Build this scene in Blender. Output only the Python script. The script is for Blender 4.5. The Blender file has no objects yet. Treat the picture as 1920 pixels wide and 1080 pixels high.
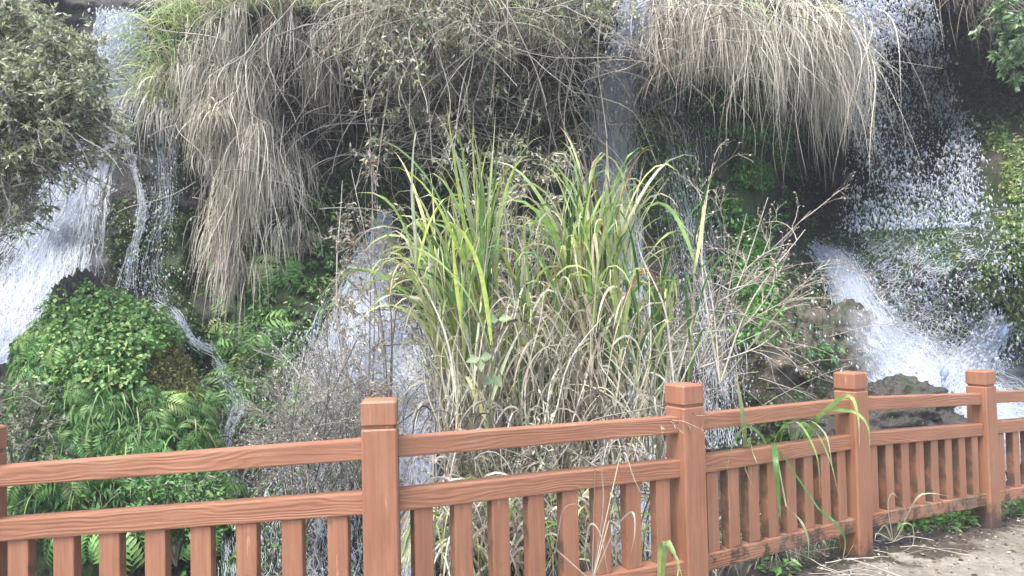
import bpy, bmesh, math
import numpy as np
from mathutils import Matrix, Vector

# ------------------------------------------------------------------ camera, sky, sun, exposure
S = bpy.context.scene
COL = S.collection
RAD = math.radians
F = 1387.0                                   # focal length in photo pixels (1920 wide)
PITCH, ROLL, EYE = RAD(1.45), RAD(1.3), 1.6
CAM = np.array([0.0, 0.0, EYE])
fwd = np.array([0, math.cos(PITCH), math.sin(PITCH)])
up0 = np.array([0, -math.sin(PITCH), math.cos(PITCH)])
rt0 = np.array([1.0, 0, 0])
RT = rt0 * math.cos(ROLL) - up0 * math.sin(ROLL)
UP = up0 * math.cos(ROLL) + rt0 * math.sin(ROLL)
cd = bpy.data.cameras.new('camera'); cam = bpy.data.objects.new('camera', cd); COL.objects.link(cam)
cd.lens = F / 1920 * 36; cd.sensor_width = 36; cd.clip_start = 0.05; cd.clip_end = 500
cam.matrix_world = Matrix([[RT[0], UP[0], -fwd[0], 0], [RT[1], UP[1], -fwd[1], 0], [RT[2], UP[2], -fwd[2], EYE], [0, 0, 0, 1]])
S.camera = cam

SUN_EL, SUN_AZ = RAD(66), RAD(215)           # azimuth clockwise from +Y: behind the camera, a little left
W = bpy.data.worlds.new('World'); S.world = W; W.use_nodes = True
wn, wl = W.node_tree.nodes, W.node_tree.links
sky = wn.new('ShaderNodeTexSky'); sky.sky_type = 'NISHITA'; sky.sun_disc = False
sky.sun_elevation = SUN_EL; sky.sun_rotation = SUN_AZ; sky.air_density = 1.6; sky.dust_density = 4.0
wn['Background'].inputs['Strength'].default_value = 0.15
wl.new(sky.outputs[0], wn['Background'].inputs['Color'])
sl = bpy.data.lights.new('sun', 'SUN'); sun = bpy.data.objects.new('sun', sl); COL.objects.link(sun)
sl.energy = 1.5; sl.angle = RAD(25); sl.color = (1, 0.96, 0.9)
sd = Vector((math.sin(SUN_AZ) * math.cos(SUN_EL), math.cos(SUN_AZ) * math.cos(SUN_EL), math.sin(SUN_EL)))
sun.rotation_euler = sd.to_track_quat('Z', 'Y').to_euler()
S.view_settings.view_transform = 'Standard'; S.view_settings.look = 'None'
S.view_settings.exposure = 1.74; S.view_settings.gamma = 1.0
S.render.engine = 'CYCLES'
S.cycles.max_bounces = 5; S.cycles.diffuse_bounces = 3; S.cycles.glossy_bounces = 2
S.cycles.transmission_bounces = 3; S.cycles.transparent_max_bounces = 12
S.cycles.use_denoising = True

# ------------------------------------------------------------------ helpers
rng = np.random.default_rng(7)

def P(u, v, d):
    u, v, d = np.broadcast_arrays(np.asarray(u, float), np.asarray(v, float), np.asarray(d, float))
    x = (u - 960) / F * d; y = (540 - v) / F * d
    return CAM + x[..., None] * RT + y[..., None] * UP + d[..., None] * fwd

def nrm(a):
    return a / np.maximum(np.linalg.norm(a, axis=-1, keepdims=True), 1e-9)

_tab = np.random.default_rng(99).random((256, 256))
def vnoise(x, y, seed=0):
    x = np.asarray(x, float) + seed * 17.31; y = np.asarray(y, float) + seed * 41.77
    xi, yi = np.floor(x).astype(int), np.floor(y).astype(int)
    fx, fy = x - xi, y - yi
    fx = fx * fx * (3 - 2 * fx); fy = fy * fy * (3 - 2 * fy)
    g = lambda a, b: _tab[a & 255, b & 255]
    return (g(xi, yi) * (1 - fx) + g(xi + 1, yi) * fx) * (1 - fy) + (g(xi, yi + 1) * (1 - fx) + g(xi + 1, yi + 1) * fx) * fy * 1.0

def fbm(x, y, oct=4, seed=0):
    s, a = 0, 0.5
    for i in range(oct):
        s = s + a * (vnoise(x * 2 ** i, y * 2 ** i, seed + i) - 0.5); a *= 0.5
    return s

def pal(n, cols, jit=0.18, r=rng):
    c = np.array([k[0] for k in cols], float); w = np.array([k[1] for k in cols], float)
    out = c[r.choice(len(c), n, p=w / w.sum())]
    out = out * (1 + jit * r.standard_normal((n, 1))) * (1 + 0.16 * jit * r.standard_normal((n, 3)))
    return np.clip(out, 0.004, 0.9)

def tag(o, label=None, cat=None, group=None, kind=None):
    if label: o['label'] = label
    if cat: o['category'] = cat
    if group: o['group'] = group
    if kind: o['kind'] = kind
    return o

def empty(name, loc, label, cat, group=None):
    o = bpy.data.objects.new(name, None); COL.objects.link(o)
    o.location = Vector([float(q) for q in loc]); o.empty_display_size = 0.1
    return tag(o, label, cat, group)

class Geo:
    def __init__(s): s.V, s.T, s.F3, s.F4, s.UV, s.n = [], [], [], [], [], 0
    def add(s, v, f, t, uv=None):
        v = np.asarray(v, float).reshape(-1, 3); f = np.asarray(f, int)
        t = np.broadcast_to(np.asarray(t, float), (len(v), 3))
        (s.F3 if f.shape[1] == 3 else s.F4).append(f + s.n)
        s.V.append(v); s.T.append(t); s.UV.append(uv if uv is not None else np.zeros((len(v), 2))); s.n += len(v)
    def ribbon(s, C, Wd, tint, ref=None, fold=0.0, tip=None):
        N, K, _ = C.shape
        T = nrm(np.gradient(C, axis=1))
        if ref is None: ref = rng.standard_normal((N, 3)) * [1, 1, .4] + [0, -0.8, 0.3]
        sd_ = nrm(np.cross(T, nrm(ref)[:, None, :] if ref.ndim == 2 else ref))
        nr = np.cross(sd_, T)
        h = (Wd * 0.5)[..., None]
        cols = [C - sd_ * h, C + sd_ * h] if fold == 0 else [C - sd_ * h, C - nr * h * fold, C + sd_ * h]
        m = len(cols); V = np.stack(cols, 2)                       # N,K,m,3
        idx = np.arange(N * K * m).reshape(N, K, m)
        f = np.stack([idx[:, :-1, :-1], idx[:, :-1, 1:], idx[:, 1:, 1:], idx[:, 1:, :-1]], -1).reshape(-1, 4)
        t = np.asarray(tint, float)
        if t.ndim == 2: t = np.repeat(t[:, None, :], K, 1)
        if tip is not None:                                         # withered tips: a real colour of the blade's end
            q = np.clip((np.linspace(0, 1, K) - 0.72) / 0.28, 0, 1)[None, :, None] * rng.random((N, 1, 1))
            t = t * (1 - q) + np.asarray(tip) * q
        s.add(V.reshape(-1, 3), f, np.repeat(t[:, :, None, :], m, 2).reshape(-1, 3))
    def tube(s, C, R, tint, sides=4):
        N, K, _ = C.shape
        T = nrm(np.gradient(C, axis=1))
        ref = np.where(np.abs(T[..., 2:3]) > 0.9, np.array([1.0, 0, 0]), np.array([0, 0, 1.0]))
        a = nrm(np.cross(T, ref)); b = np.cross(T, a)
        th = np.arange(sides) / sides * 2 * np.pi
        V = C[:, :, None, :] + R[:, :, None, None] * (a[:, :, None, :] * np.cos(th)[None, None, :, None] + b[:, :, None, :] * np.sin(th)[None, None, :, None])
        idx = np.arange(N * K * sides).reshape(N, K, sides); nx = np.roll(idx, -1, 2)
        f = np.stack([idx[:, :-1], nx[:, :-1], nx[:, 1:], idx[:, 1:]], -1).reshape(-1, 4)
        t = np.asarray(tint, float)
        if t.ndim == 1: t = np.broadcast_to(t, (N, 3))
        s.add(V.reshape(-1, 3), f, np.repeat(t, K * sides, 0))
    def leaf(s, p, d, n, L, Wd, tint, fold=0.25, droop=0.15):
        d = nrm(d); sdv = nrm(np.cross(d, n)); n = np.cross(sdv, d)
        L = np.broadcast_to(L, (len(p),))[:, None]; Wd = np.broadcast_to(Wd, (len(p),))[:, None]
        mid = p + d * L * 0.45 - n * Wd * fold * 0.5
        V = np.stack([p, p + d * L * 0.4 - sdv * Wd * .5 + n * Wd * fold * .3, mid, p + d * L * 0.4 + sdv * Wd * .5 + n * Wd * fold * .3, p + d * L - n * L * droop], 1)
        i = np.arange(len(p))[:, None] * 5
        f = np.concatenate([i + [0, 2, 1], i + [0, 3, 2], i + [1, 2, 4], i + [2, 3, 4]], 0)
        s.add(V.reshape(-1, 3), f, np.repeat(tint, 5, 0))
    def drop(s, p, ax, r, tint):
        """irregular elongated water drops: p (N,3), ax (N,3) half length vector, r (N,) radius"""
        N = len(p); a = nrm(ax)
        e1 = nrm(np.cross(a, rng.standard_normal((N, 3)))); e2 = np.cross(a, e1)
        k = lambda lo, hi: rng.uniform(lo, hi, (N, 1))
        rr = r[:, None]
        V = np.stack([p - ax * k(.7, 1.2), p + e1 * rr * k(.6, 1.3), p + e2 * rr * k(.6, 1.3), p - e1 * rr * k(.6, 1.3), p - e2 * rr * k(.6, 1.3), p + ax * k(.6, 1.4)], 1)
        i = np.arange(N)[:, None] * 6
        f = np.concatenate([i + q for q in ([0, 2, 1], [0, 3, 2], [0, 4, 3], [0, 1, 4], [5, 1, 2], [5, 2, 3], [5, 3, 4], [5, 4, 1])], 0)
        s.add(V.reshape(-1, 3), f, np.repeat(tint, 6, 0))
    def build(s, name, mat, parent=None, smooth=True, uv=False):
        me = bpy.data.meshes.new(name)
        V = np.concatenate(s.V); T = np.concatenate(s.T)
        f3 = np.concatenate(s.F3) if s.F3 else np.zeros((0, 3), int); f4 = np.concatenate(s.F4) if s.F4 else np.zeros((0, 4), int)
        li = np.concatenate([f3.ravel(), f4.ravel()]).astype(np.int32)
        st = np.concatenate([np.arange(len(f3)) * 3, len(f3) * 3 + np.arange(len(f4)) * 4]).astype(np.int32)
        if parent is not None: V = V - np.array(wloc(parent))
        me.vertices.add(len(V)); me.vertices.foreach_set('co', V.astype(np.float32).ravel())
        me.loops.add(len(li)); me.loops.foreach_set('vertex_index', li)
        me.polygons.add(len(st)); me.polygons.foreach_set('loop_start', st)
        me.polygons.foreach_set('use_smooth', np.full(len(st), smooth))
        at = me.attributes.new('tint', 'FLOAT_COLOR', 'POINT')
        at.data.foreach_set('color', np.concatenate([T, np.ones((len(T), 1))], 1).astype(np.float32).ravel())
        if uv:
            u = me.uv_layers.new(name='UVMap'); u.data.foreach_set('uv', np.concatenate(s.UV)[li].astype(np.float32).ravel())
        me.update(calc_edges=True); me.validate()
        me.materials.append(mat)
        o = bpy.data.objects.new(name, me); COL.objects.link(o)
        if parent is not None: o.parent = parent
        return o

def wloc(o):
    v = Vector((0, 0, 0))
    while o is not None: v = v + o.location; o = o.parent
    return v

def grow(p0, d0, L, K, grav, wob=0.15, gpow=1.0):
    """N curves of length L from p0 along d0, bending down by grav, with a smooth wobble"""
    N = len(p0); d0 = nrm(d0); t = np.linspace(0, 1, K)
    L = np.broadcast_to(L, (N,)); grav = np.broadcast_to(grav, (N,))
    ph = rng.random((N, 3, 2)) * 6.28; fr = rng.uniform(1.5, 5, (N, 3))
    wv = np.sin(t[None, :, None] * fr[:, None, :] + ph[:, None, :, 0]) + 0.5 * np.sin(t[None, :, None] * fr[:, None, :] * 2.3 + ph[:, None, :, 1])
    d = d0[:, None, :] + np.array([0, 0, -1.0]) * (grav[:, None] * t[None, :] ** gpow)[..., None] + wob * wv * [1, 1, .4]
    d = nrm(d); st = d * (L / (K - 1))[:, None, None]
    C = np.concatenate([np.zeros((N, 1, 3)), np.cumsum(st[:, :-1], 1)], 1) + p0[:, None, :]
    return C

def catmull(pts, K):
    pts = np.asarray(pts, float); n = len(pts)
    q = np.concatenate([2 * pts[:1] - pts[1:2], pts, 2 * pts[-1:] - pts[-2:-1]])
    t = np.linspace(0, n - 1 - 1e-6, K); i = t.astype(int); f = (t - i)[:, None]
    a, b, c, d = q[i], q[i + 1], q[i + 2], q[i + 3]
    return 0.5 * (2 * b + (c - a) * f + (2 * a - 5 * b + 4 * c - d) * f ** 2 + (3 * b - a - 3 * c + d) * f ** 3)

def taper(K, a=0.25, p=1.2):
    t = np.linspace(0, 1, K)
    return np.clip(np.minimum(t / a * 0.5 + 0.5, 1) * (1 - t ** (p * 2.2)), 0.03, 1)

# ------------------------------------------------------------------ materials
def mat(name):
    m = bpy.data.materials.new(name); m.use_nodes = True
    n = m.node_tree.nodes; return m, n, m.node_tree.links, n['Principled BSDF'], n['Material Output']

def ramp(n, stops):
    r = n.new('ShaderNodeValToRGB'); e = r.color_ramp.elements
    while len(e) < len(stops): e.new(0.5)
    for k, (p, c) in zip(e, stops):
        k.position = p; k.color = (*c, 1) if not np.isscalar(c) else (c, c, c, 1)
    return r

def noise(n, l, vec, scale, detail=4, rough=0.55, dist=0):
    t = n.new('ShaderNodeTexNoise'); t.inputs['Scale'].default_value = scale; t.inputs['Detail'].default_value = detail
    t.inputs['Roughness'].default_value = rough; t.inputs['Distortion'].default_value = dist
    if vec is not None: l.new(vec, t.inputs['Vector'])
    return t

def mixc(n, l, fac, a, b, mode='MIX'):
    m = n.new('ShaderNodeMix'); m.data_type = 'RGBA'; m.blend_type = mode
    for sock, val in ((0, fac), (6, a), (7, b)):
        if hasattr(val, 'is_linked') or hasattr(val, 'links'): l.new(val, m.inputs[sock])
        elif sock == 0: m.inputs[0].default_value = val
        else: m.inputs[sock].default_value = (*val, 1)
    return m.outputs[2]

def mathn(n, l, op, a, b=None, clamp=False):
    m = n.new('ShaderNodeMath'); m.operation = op; m.use_clamp = clamp
    for i, q in enumerate((a, b)):
        if q is None: continue
        if np.isscalar(q): m.inputs[i].default_value = q
        else: l.new(q, m.inputs[i])
    return m.outputs[0]

def mapping(n, l, src, scale):
    m = n.new('ShaderNodeMapping'); m.inputs['Scale'].default_value = scale; l.new(src, m.inputs['Vector']); return m.outputs[0]

def veg(name, rough=0.5, transl=0.3, spec=0.4, mott=0.25):
    m, n, l, b, out = mat(name)
    a = n.new('ShaderNodeAttribute'); a.attribute_name = 'tint'
    g = n.new('ShaderNodeNewGeometry')
    ns = noise(n, l, g.outputs['Position'], 22, 3)
    r = ramp(n, [(0.3, 1 - mott), (0.7, 1 + mott)]); l.new(ns.outputs[0], r.inputs[0])
    c = mixc(n, l, 1.0, a.outputs['Color'], r.outputs[0], 'MULTIPLY')
    l.new(c, b.inputs['Base Color']); b.inputs['Roughness'].default_value = rough
    b.inputs['Specular IOR Level'].default_value = spec
    if transl:
        t = n.new('ShaderNodeBsdfTranslucent'); l.new(c, t.inputs['Color'])
        x = n.new('ShaderNodeMixShader'); x.inputs[0].default_value = transl
        l.new(b.outputs[0], x.inputs[1]); l.new(t.outputs[0], x.inputs[2]); l.new(x.outputs[0], out.inputs['Surface'])
    return m

M_GRASS = veg('green_blade', 0.42, 0.42, 0.5)
M_DRY = veg('dry_blade', 0.65, 0.25, 0.3)
M_LEAF = veg('leaf', 0.42, 0.3, 0.5)
M_TWIG = veg('twig_bark', 0.8, 0, 0.25)

def rock_material(name, dark, mid, lite, moss_lo, moss_hi, rough=(0.35, 0.8)):
    m, n, l, b, out = mat(name)
    g = n.new('ShaderNodeNewGeometry'); pos = g.outputs['Position']
    n1 = noise(n, l, mapping(n, l, pos, (1, 1, .6)), 2.2, 9, .62, .4); n2 = noise(n, l, pos, 16, 8, .65)
    c = ramp(n, [(.32, dark), (.52, mid), (.72, lite)]); l.new(n1.outputs[0], c.inputs[0])
    c2 = ramp(n, [(.35, .55), (.65, 1.35)]); l.new(n2.outputs[0], c2.inputs[0])
    a = n.new('ShaderNodeAttribute'); a.attribute_name = 'tint'
    sep = n.new('ShaderNodeSeparateColor'); l.new(a.outputs['Color'], sep.inputs[0])
    base = mixc(n, l, sep.outputs[0], c.outputs[0], (.17, .14, .105))
    base = mixc(n, l, 1.0, base, c2.outputs[0], 'MULTIPLY')
    n3 = noise(n, l, pos, 9, 7, .7)
    mm = mathn(n, l, 'ADD', sep.outputs[1], mathn(n, l, 'MULTIPLY', mathn(n, l, 'SUBTRACT', n3.outputs[0], .5), 1.6))
    mr = ramp(n, [(.42, 0.0), (.62, 1.0)]); l.new(mm, mr.inputs[0])
    n4 = noise(n, l, pos, 30, 5)
    mc = ramp(n, [(.35, moss_lo), (.68, moss_hi)]); l.new(n4.outputs[0], mc.inputs[0])
    l.new(mixc(n, l, mr.outputs[0], base, mc.outputs[0]), b.inputs['Base Color'])
    rr = ramp(n, [(.3, rough[0]), (.7, rough[1])]); l.new(n1.outputs[0], rr.inputs[0]); l.new(rr.outputs[0], b.inputs['Roughness'])
    bp = n.new('ShaderNodeBump'); bp.inputs['Strength'].default_value = 0.9; bp.inputs['Distance'].default_value = 0.06
    l.new(mathn(n, l, 'ADD', n1.outputs[0], mathn(n, l, 'MULTIPLY', n2.outputs[0], .6)), bp.inputs['Height']); l.new(bp.outputs[0], b.inputs['Normal'])
    return m

M_CLIFF = rock_material('wet_cliff_rock', (.010, .011, .014), (.032, .03, .029), (.075, .065, .055), (.012, .028, .006), (.05, .085, .018))
M_ROCK = rock_material('boulder_rock', (.03, .027, .025), (.085, .075, .06), (.2, .17, .13), (.03, .055, .01), (.1, .13, .025), (.5, .9))

def wood_material(name, dirt, grain=1.0, gaps=0):
    m, n, l, b, out = mat(name)
    tc = n.new('ShaderNodeTexCoord'); oi = n.new('ShaderNodeObjectInfo')
    off = n.new('ShaderNodeVectorMath'); off.operation = 'ADD'
    cx = n.new('ShaderNodeCombineXYZ'); l.new(mathn(n, l, 'MULTIPLY', oi.outputs['Random'], 37.0), cx.inputs[0]); l.new(mathn(n, l, 'MULTIPLY', oi.outputs['Random'], 11.0), cx.inputs[2])
    l.new(tc.outputs['Object'], off.inputs[0]); l.new(cx.outputs[0], off.inputs[1])
    v = off.outputs[0]
    warp = noise(n, l, mapping(n, l, v, (1.1, 5, 5)), 1.0, 3, .5)
    wv = n.new('ShaderNodeTexWave'); wv.wave_type = 'BANDS'; wv.bands_direction = 'Z'
    wv.inputs['Scale'].default_value = 19; wv.inputs['Distortion'].default_value = 0; wv.inputs['Detail'].default_value = 2
    # bands bent by slow noise along the beam: the moulded cathedral grain
    add = n.new('ShaderNodeVectorMath'); add.operation = 'ADD'
    sc = n.new('ShaderNodeVectorMath'); sc.operation = 'SCALE'; sc.inputs['Scale'].default_value = 0.19
    l.new(warp.outputs['Color'], sc.inputs[0]); l.new(mapping(n, l, v, (.05, .5, 1)), add.inputs[0]); l.new(sc.outputs[0], add.inputs[1])
    l.new(add.outputs[0], wv.inputs['Vector'])
    fine = noise(n, l, mapping(n, l, v, (3, 90, 90)), 1.0, 4, .6)
    big = noise(n, l, mapping(n, l, v, (2, 5, 5)), 1.5, 4, .6)
    base = ramp(n, [(.3, (.250, .113, .069)), (.7, (.312, .148, .092))]); l.new(big.outputs[0], base.inputs[0])
    gr = ramp(n, [(.0, 1 - .2 * grain), (.2, 1.0), (.82, 1.0), (1.0, 1 + .22 * grain)]); l.new(wv.outputs['Fac'], gr.inputs[0])
    gm = noise(n, l, mapping(n, l, v, (1.3, 9, 9)), 1.0, 3, .6)
    gk = ramp(n, [(.4, .12), (.62, 1.0)]); l.new(gm.outputs[0], gk.inputs[0])
    c = mixc(n, l, gk.outputs[0], base.outputs[0], mixc(n, l, 1.0, base.outputs[0], gr.outputs[0], 'MULTIPLY'))
    fr = ramp(n, [(.35, .86), (.65, 1.1)]); l.new(fine.outputs[0], fr.inputs[0])
    c = mixc(n, l, 1.0, c, fr.outputs[0], 'MULTIPLY')
    # worn pale scuffs on the raised grain
    sf = noise(n, l, mapping(n, l, v, (4, 26, 26)), 1.0, 5, .7)
    sr = ramp(n, [(.64, 0.0), (.74, .7)]); l.new(sf.outputs[0], sr.inputs[0])
    c = mixc(n, l, sr.outputs[0], c, (.62, .34, .21))
    # dust and black algae growing from the bottom, with ragged edges
    g = n.new('ShaderNodeNewGeometry')
    dn = noise(n, l, g.outputs['Position'], 11, 8, .7)
    if dirt > 0:
        dr = ramp(n, [(.58 - dirt * .2, 0.0), (.66 - dirt * .2, .85)]); l.new(dn.outputs[0], dr.inputs[0])
        c = mixc(n, l, dr.outputs[0], c, (.045, .038, .03))
        dn2 = noise(n, l, g.outputs['Position'], 5, 6, .6)
        dr2 = ramp(n, [(.5, 0.0), (.7, .6)]); l.new(dn2.outputs[0], dr2.inputs[0])
        c = mixc(n, l, dr2.outputs[0], c, (.26, .2, .15))
    else:
        sepz = n.new('ShaderNodeSeparateXYZ'); l.new(g.outputs['Position'], sepz.inputs[0])
        hz = mathn(n, l, 'MULTIPLY', mathn(n, l, 'SUBTRACT', 0.16, sepz.outputs[2]), 1.6)
        dd = mathn(n, l, 'ADD', dn.outputs[0], hz)
        dr = ramp(n, [(.6, 0.0), (.78, .85)]); l.new(dd, dr.inputs[0])
        c = mixc(n, l, dr.outputs[0], c, (.05, .042, .034))
        dn2 = noise(n, l, g.outputs['Position'], 3.2, 6, .65)
        dr2 = ramp(n, [(.56, 0.0), (.8, .35)]); l.new(dn2.outputs[0], dr2.inputs[0])
        c = mixc(n, l, dr2.outputs[0], c, (.3, .24, .18))
    if gaps:                                                        # algae in the narrow gaps: on the sides that face the next slat
        sn = n.new('ShaderNodeSeparateXYZ'); l.new(tc.outputs['Normal'], sn.inputs[0])
        side = mathn(n, l, 'ABSOLUTE', sn.outputs[2])
        gn = noise(n, l, g.outputs['Position'], 7, 8, .7)
        gs = mathn(n, l, 'ADD', gn.outputs[0], mathn(n, l, 'MULTIPLY', mathn(n, l, 'SUBTRACT', side, .6), gaps))
        gr2 = ramp(n, [(.52, 0.0), (.66, .8)]); l.new(gs, gr2.inputs[0])
        c = mixc(n, l, gr2.outputs[0], c, (.075, .062, .045))
    l.new(c, b.inputs['Base Color']); b.inputs['Roughness'].default_value = .5; b.inputs['Specular IOR Level'].default_value = .35
    bp = n.new('ShaderNodeBump'); bp.inputs['Strength'].default_value = .25 * grain + .06; bp.inputs['Distance'].default_value = .005
    l.new(mathn(n, l, 'ADD', mathn(n, l, 'MULTIPLY', wv.outputs['Fac'], gk.outputs[0]), mathn(n, l, 'MULTIPLY', fine.outputs[0], .5)), bp.inputs['Height']); l.new(bp.outputs[0], b.inputs['Normal'])
    return m
M_WOOD = wood_material('terracotta_painted_grain', 0)
M_PLAIN = wood_material('terracotta_painted_smooth', 0, .18)
M_WOOD_DIRTY = wood_material('terracotta_grain_with_algae', .55)
M_SLAT = wood_material('terracotta_slat', 0, .18, .12)
M_SLAT_OLD = wood_material('terracotta_slat_with_algae', 0, .18, .3)

def water_sheet(name, cut, k, wide=.26, top=.95, sc=(46, 13)):
    m, n, l, b, out = mat(name)
    uvn = n.new('ShaderNodeUVMap'); uvn.uv_map = 'UVMap'
    a = n.new('ShaderNodeAttribute'); a.attribute_name = 'tint'
    sep = n.new('ShaderNodeSeparateColor'); l.new(a.outputs['Color'], sep.inputs[0])
    n1 = noise(n, l, mapping(n, l, uvn.outputs[0], (9, 2.2, 1)), 1.0, 7, .65, .6)
    n2 = noise(n, l, mapping(n, l, uvn.outputs[0], (*sc, 1)), 1.0, 6, .75, .5)
    s = mathn(n, l, 'ADD', mathn(n, l, 'MULTIPLY', n1.outputs[0], .65), mathn(n, l, 'MULTIPLY', n2.outputs[0], .35))
    s = mathn(n, l, 'ADD', s, mathn(n, l, 'MULTIPLY', mathn(n, l, 'SUBTRACT', sep.outputs[0], .5), k))
    r = ramp(n, [(cut - .04, 0.0), (cut + wide, top)]); l.new(s, r.inputs[0])
    b.inputs['Base Color'].default_value = (.77, .82, .92, 1); b.inputs['Roughness'].default_value = .6
    tl = n.new('ShaderNodeBsdfTranslucent'); tl.inputs['Color'].default_value = (.76, .82, .92, 1)
    x0 = n.new('ShaderNodeMixShader'); x0.inputs[0].default_value = .35; l.new(b.outputs[0], x0.inputs[1]); l.new(tl.outputs[0], x0.inputs[2])
    tr = n.new('ShaderNodeBsdfTransparent'); x = n.new('ShaderNodeMixShader')
    l.new(r.outputs[0], x.inputs[0]); l.new(tr.outputs[0], x.inputs[1]); l.new(x0.outputs[0], x.inputs[2]); l.new(x.outputs[0], out.inputs['Surface'])
    bp = n.new('ShaderNodeBump'); bp.inputs['Strength'].default_value = .25; bp.inputs['Distance'].default_value = .03
    l.new(s, bp.inputs['Height']); l.new(bp.outputs[0], b.inputs['Normal'])
    return m
M_SHEET = water_sheet('foaming_water', .47, .55)
M_VEIL = water_sheet('thin_water_veil', .56, .4, .3, .7)
M_MIST = water_sheet('drifting_spray_mist', .34, .75, .5, .34, (24, 10))
M_DROP = veg('water_drops', 0.3, 0.65, 0.5, 0.0)

def path_material():
    m, n, l, b, out = mat('sandy_concrete_path')
    g = n.new('ShaderNodeNewGeometry'); pos = g.outputs['Position']
    n1 = noise(n, l, pos, 1.3, 8, .6, .3); n2 = noise(n, l, pos, 28, 7, .7); n3 = noise(n, l, pos, 140, 3, .6)
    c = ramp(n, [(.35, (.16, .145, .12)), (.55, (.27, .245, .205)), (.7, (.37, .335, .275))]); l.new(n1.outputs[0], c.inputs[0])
    c2 = ramp(n, [(.35, .62), (.62, 1.15)]); l.new(n2.outputs[0], c2.inputs[0])
    c3 = ramp(n, [(.35, .75), (.65, 1.2)]); l.new(n3.outputs[0], c3.inputs[0])
    base = mixc(n, l, 1.0, mixc(n, l, 1.0, c.outputs[0], c2.outputs[0], 'MULTIPLY'), c3.outputs[0], 'MULTIPLY')
    a = n.new('ShaderNodeAttribute'); a.attribute_name = 'tint'
    sep = n.new('ShaderNodeSeparateColor'); l.new(a.outputs['Color'], sep.inputs[0])
    n4 = noise(n, l, pos, 5, 8, .65)
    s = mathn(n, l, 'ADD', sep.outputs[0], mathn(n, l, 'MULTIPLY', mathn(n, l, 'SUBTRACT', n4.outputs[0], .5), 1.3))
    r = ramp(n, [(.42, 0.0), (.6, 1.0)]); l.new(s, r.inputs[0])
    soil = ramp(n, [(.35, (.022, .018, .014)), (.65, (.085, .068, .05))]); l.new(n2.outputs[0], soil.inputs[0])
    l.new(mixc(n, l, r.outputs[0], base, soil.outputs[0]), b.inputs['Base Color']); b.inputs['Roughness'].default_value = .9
    bp = n.new('ShaderNodeBump'); bp.inputs['Strength'].default_value = .7; bp.inputs['Distance'].default_value = .015
    l.new(mathn(n, l, 'ADD', n2.outputs[0], mathn(n, l, 'MULTIPLY', n3.outputs[0], .4)), bp.inputs['Height']); l.new(bp.outputs[0], b.inputs['Normal'])
    return m
M_PATH = path_material()

# ------------------------------------------------------------------ palettes (real leaf and blade colours)
DRY = [((.48, .44, .375), 5), ((.68, .64, .575), 3.5), ((.33, .288, .238), 3.5), ((.17, .145, .12), 3), ((.42, .41, .32), 1)]
DRYDARK = [((.24, .21, .18), 4), ((.38, .34, .29), 3), ((.13, .11, .09), 3)]
STRAW = [((.66, .60, .48), 3), ((.52, .45, .33), 2), ((.74, .70, .60), 1.5)]
GREEN = [((.24, .38, .11), 4), ((.37, .48, .17), 5), ((.12, .25, .075), 1.8), ((.53, .56, .25), 3.5), ((.48, .52, .36), 2.5)]
DKGREEN = [((.065, .185, .045), 4), ((.12, .27, .07), 3), ((.04, .12, .03), 2)]
FERN = [((.14, .30, .085), 4), ((.23, .41, .13), 3.5), ((.08, .19, .05), 2.5), ((.34, .44, .16), 1)]
MOSSY = [((.035, .075, .016), 4), ((.07, .14, .03), 3), ((.10, .16, .04), 1), ((.09, .075, .04), 1)]
OLIVE = [((.25, .28, .18), 4), ((.36, .39, .25), 4), ((.14, .165, .10), 2.5), ((.42, .48, .23), 1.8), ((.45, .45, .38), 2)]
RUSSET = [((.36, .33, .28), 5), ((.24, .215, .18), 3), ((.28, .28, .17), 2), ((.45, .2, .09), .55), ((.5, .44, .3), 1)]
BARK = [((.27, .245, .22), 3), ((.40, .37, .33), 2.5), ((.12, .105, .095), 1.5)]
PALEBARK = [((.46, .425, .37), 3), ((.33, .295, .255), 3)]
WATER = [((.72, .78, .92), 3), ((.87, .90, .96), 2.5), ((.52, .60, .80), 1)]

# ------------------------------------------------------------------ cliff
BLOBS = [(910, 190, 110, 80, .7), (1735, 180, 120, 190, 1.7), (1890, 150, 90, 110, 1.2), (530, 190, 40, 70, .5), (450, 170, 190, 240, -1.0), (1420, 30, 190, 130, -1.0), (900, 20, 260, 130, -.9), (900, 330, 190, 130, .8),
         (1530, 350, 100, 120, 3.2), (1720, 200, 140, 230, 1.3), (1880, 140, 110, 150, .8), (1920, 440, 120, 170, -1.7),
         (1720, 500, 170, 70, -.7), (1470, 650, 120, 110, -.9), (225, 90, 60, 120, -.35), (240, 480, 90, 100, -.3),
         (1410, 430, 55, 210, -.7), (690, 650, 150, 130, -.5), (450, 560, 120, 130, -.4), (620, 200, 60, 120, .6),
         (1180, 200, 90, 200, .3), (60, 560, 160, 200, -.3), (1680, 790, 130, 50, -.6), (330, 500, 30, 160, -.35)]
BV = [-500, -150, 0, 150, 400, 540, 700, 800, 900, 1000, 1100, 1400]
BD = [10.2, 8.9, 8.7, 9.0, 9.0, 8.7, 7.9, 7.3, 6.7, 6.2, 5.9, 5.0]
def D(u, v):
    u = np.asarray(u, float); v = np.asarray(v, float)
    d = np.interp(v, BV, BD)
    for a, b, s1, s2, k in BLOBS: d = d + k * np.exp(-((u - a) / s1) ** 2 - ((v - b) / s2) ** 2)
    d = d + 0.9 * fbm(u / 210, v / 260, 3, 3) + 0.45 * fbm(u / 60, v / 75, 3, 9) + 0.22 * np.abs(fbm(u / 26, v / 32, 4, 21)) + 0.10 * np.abs(fbm(u / 9, v / 11, 2, 61))
    return d + 0.0006 * np.maximum(np.abs(u - 960) - 1100, 0)

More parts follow.
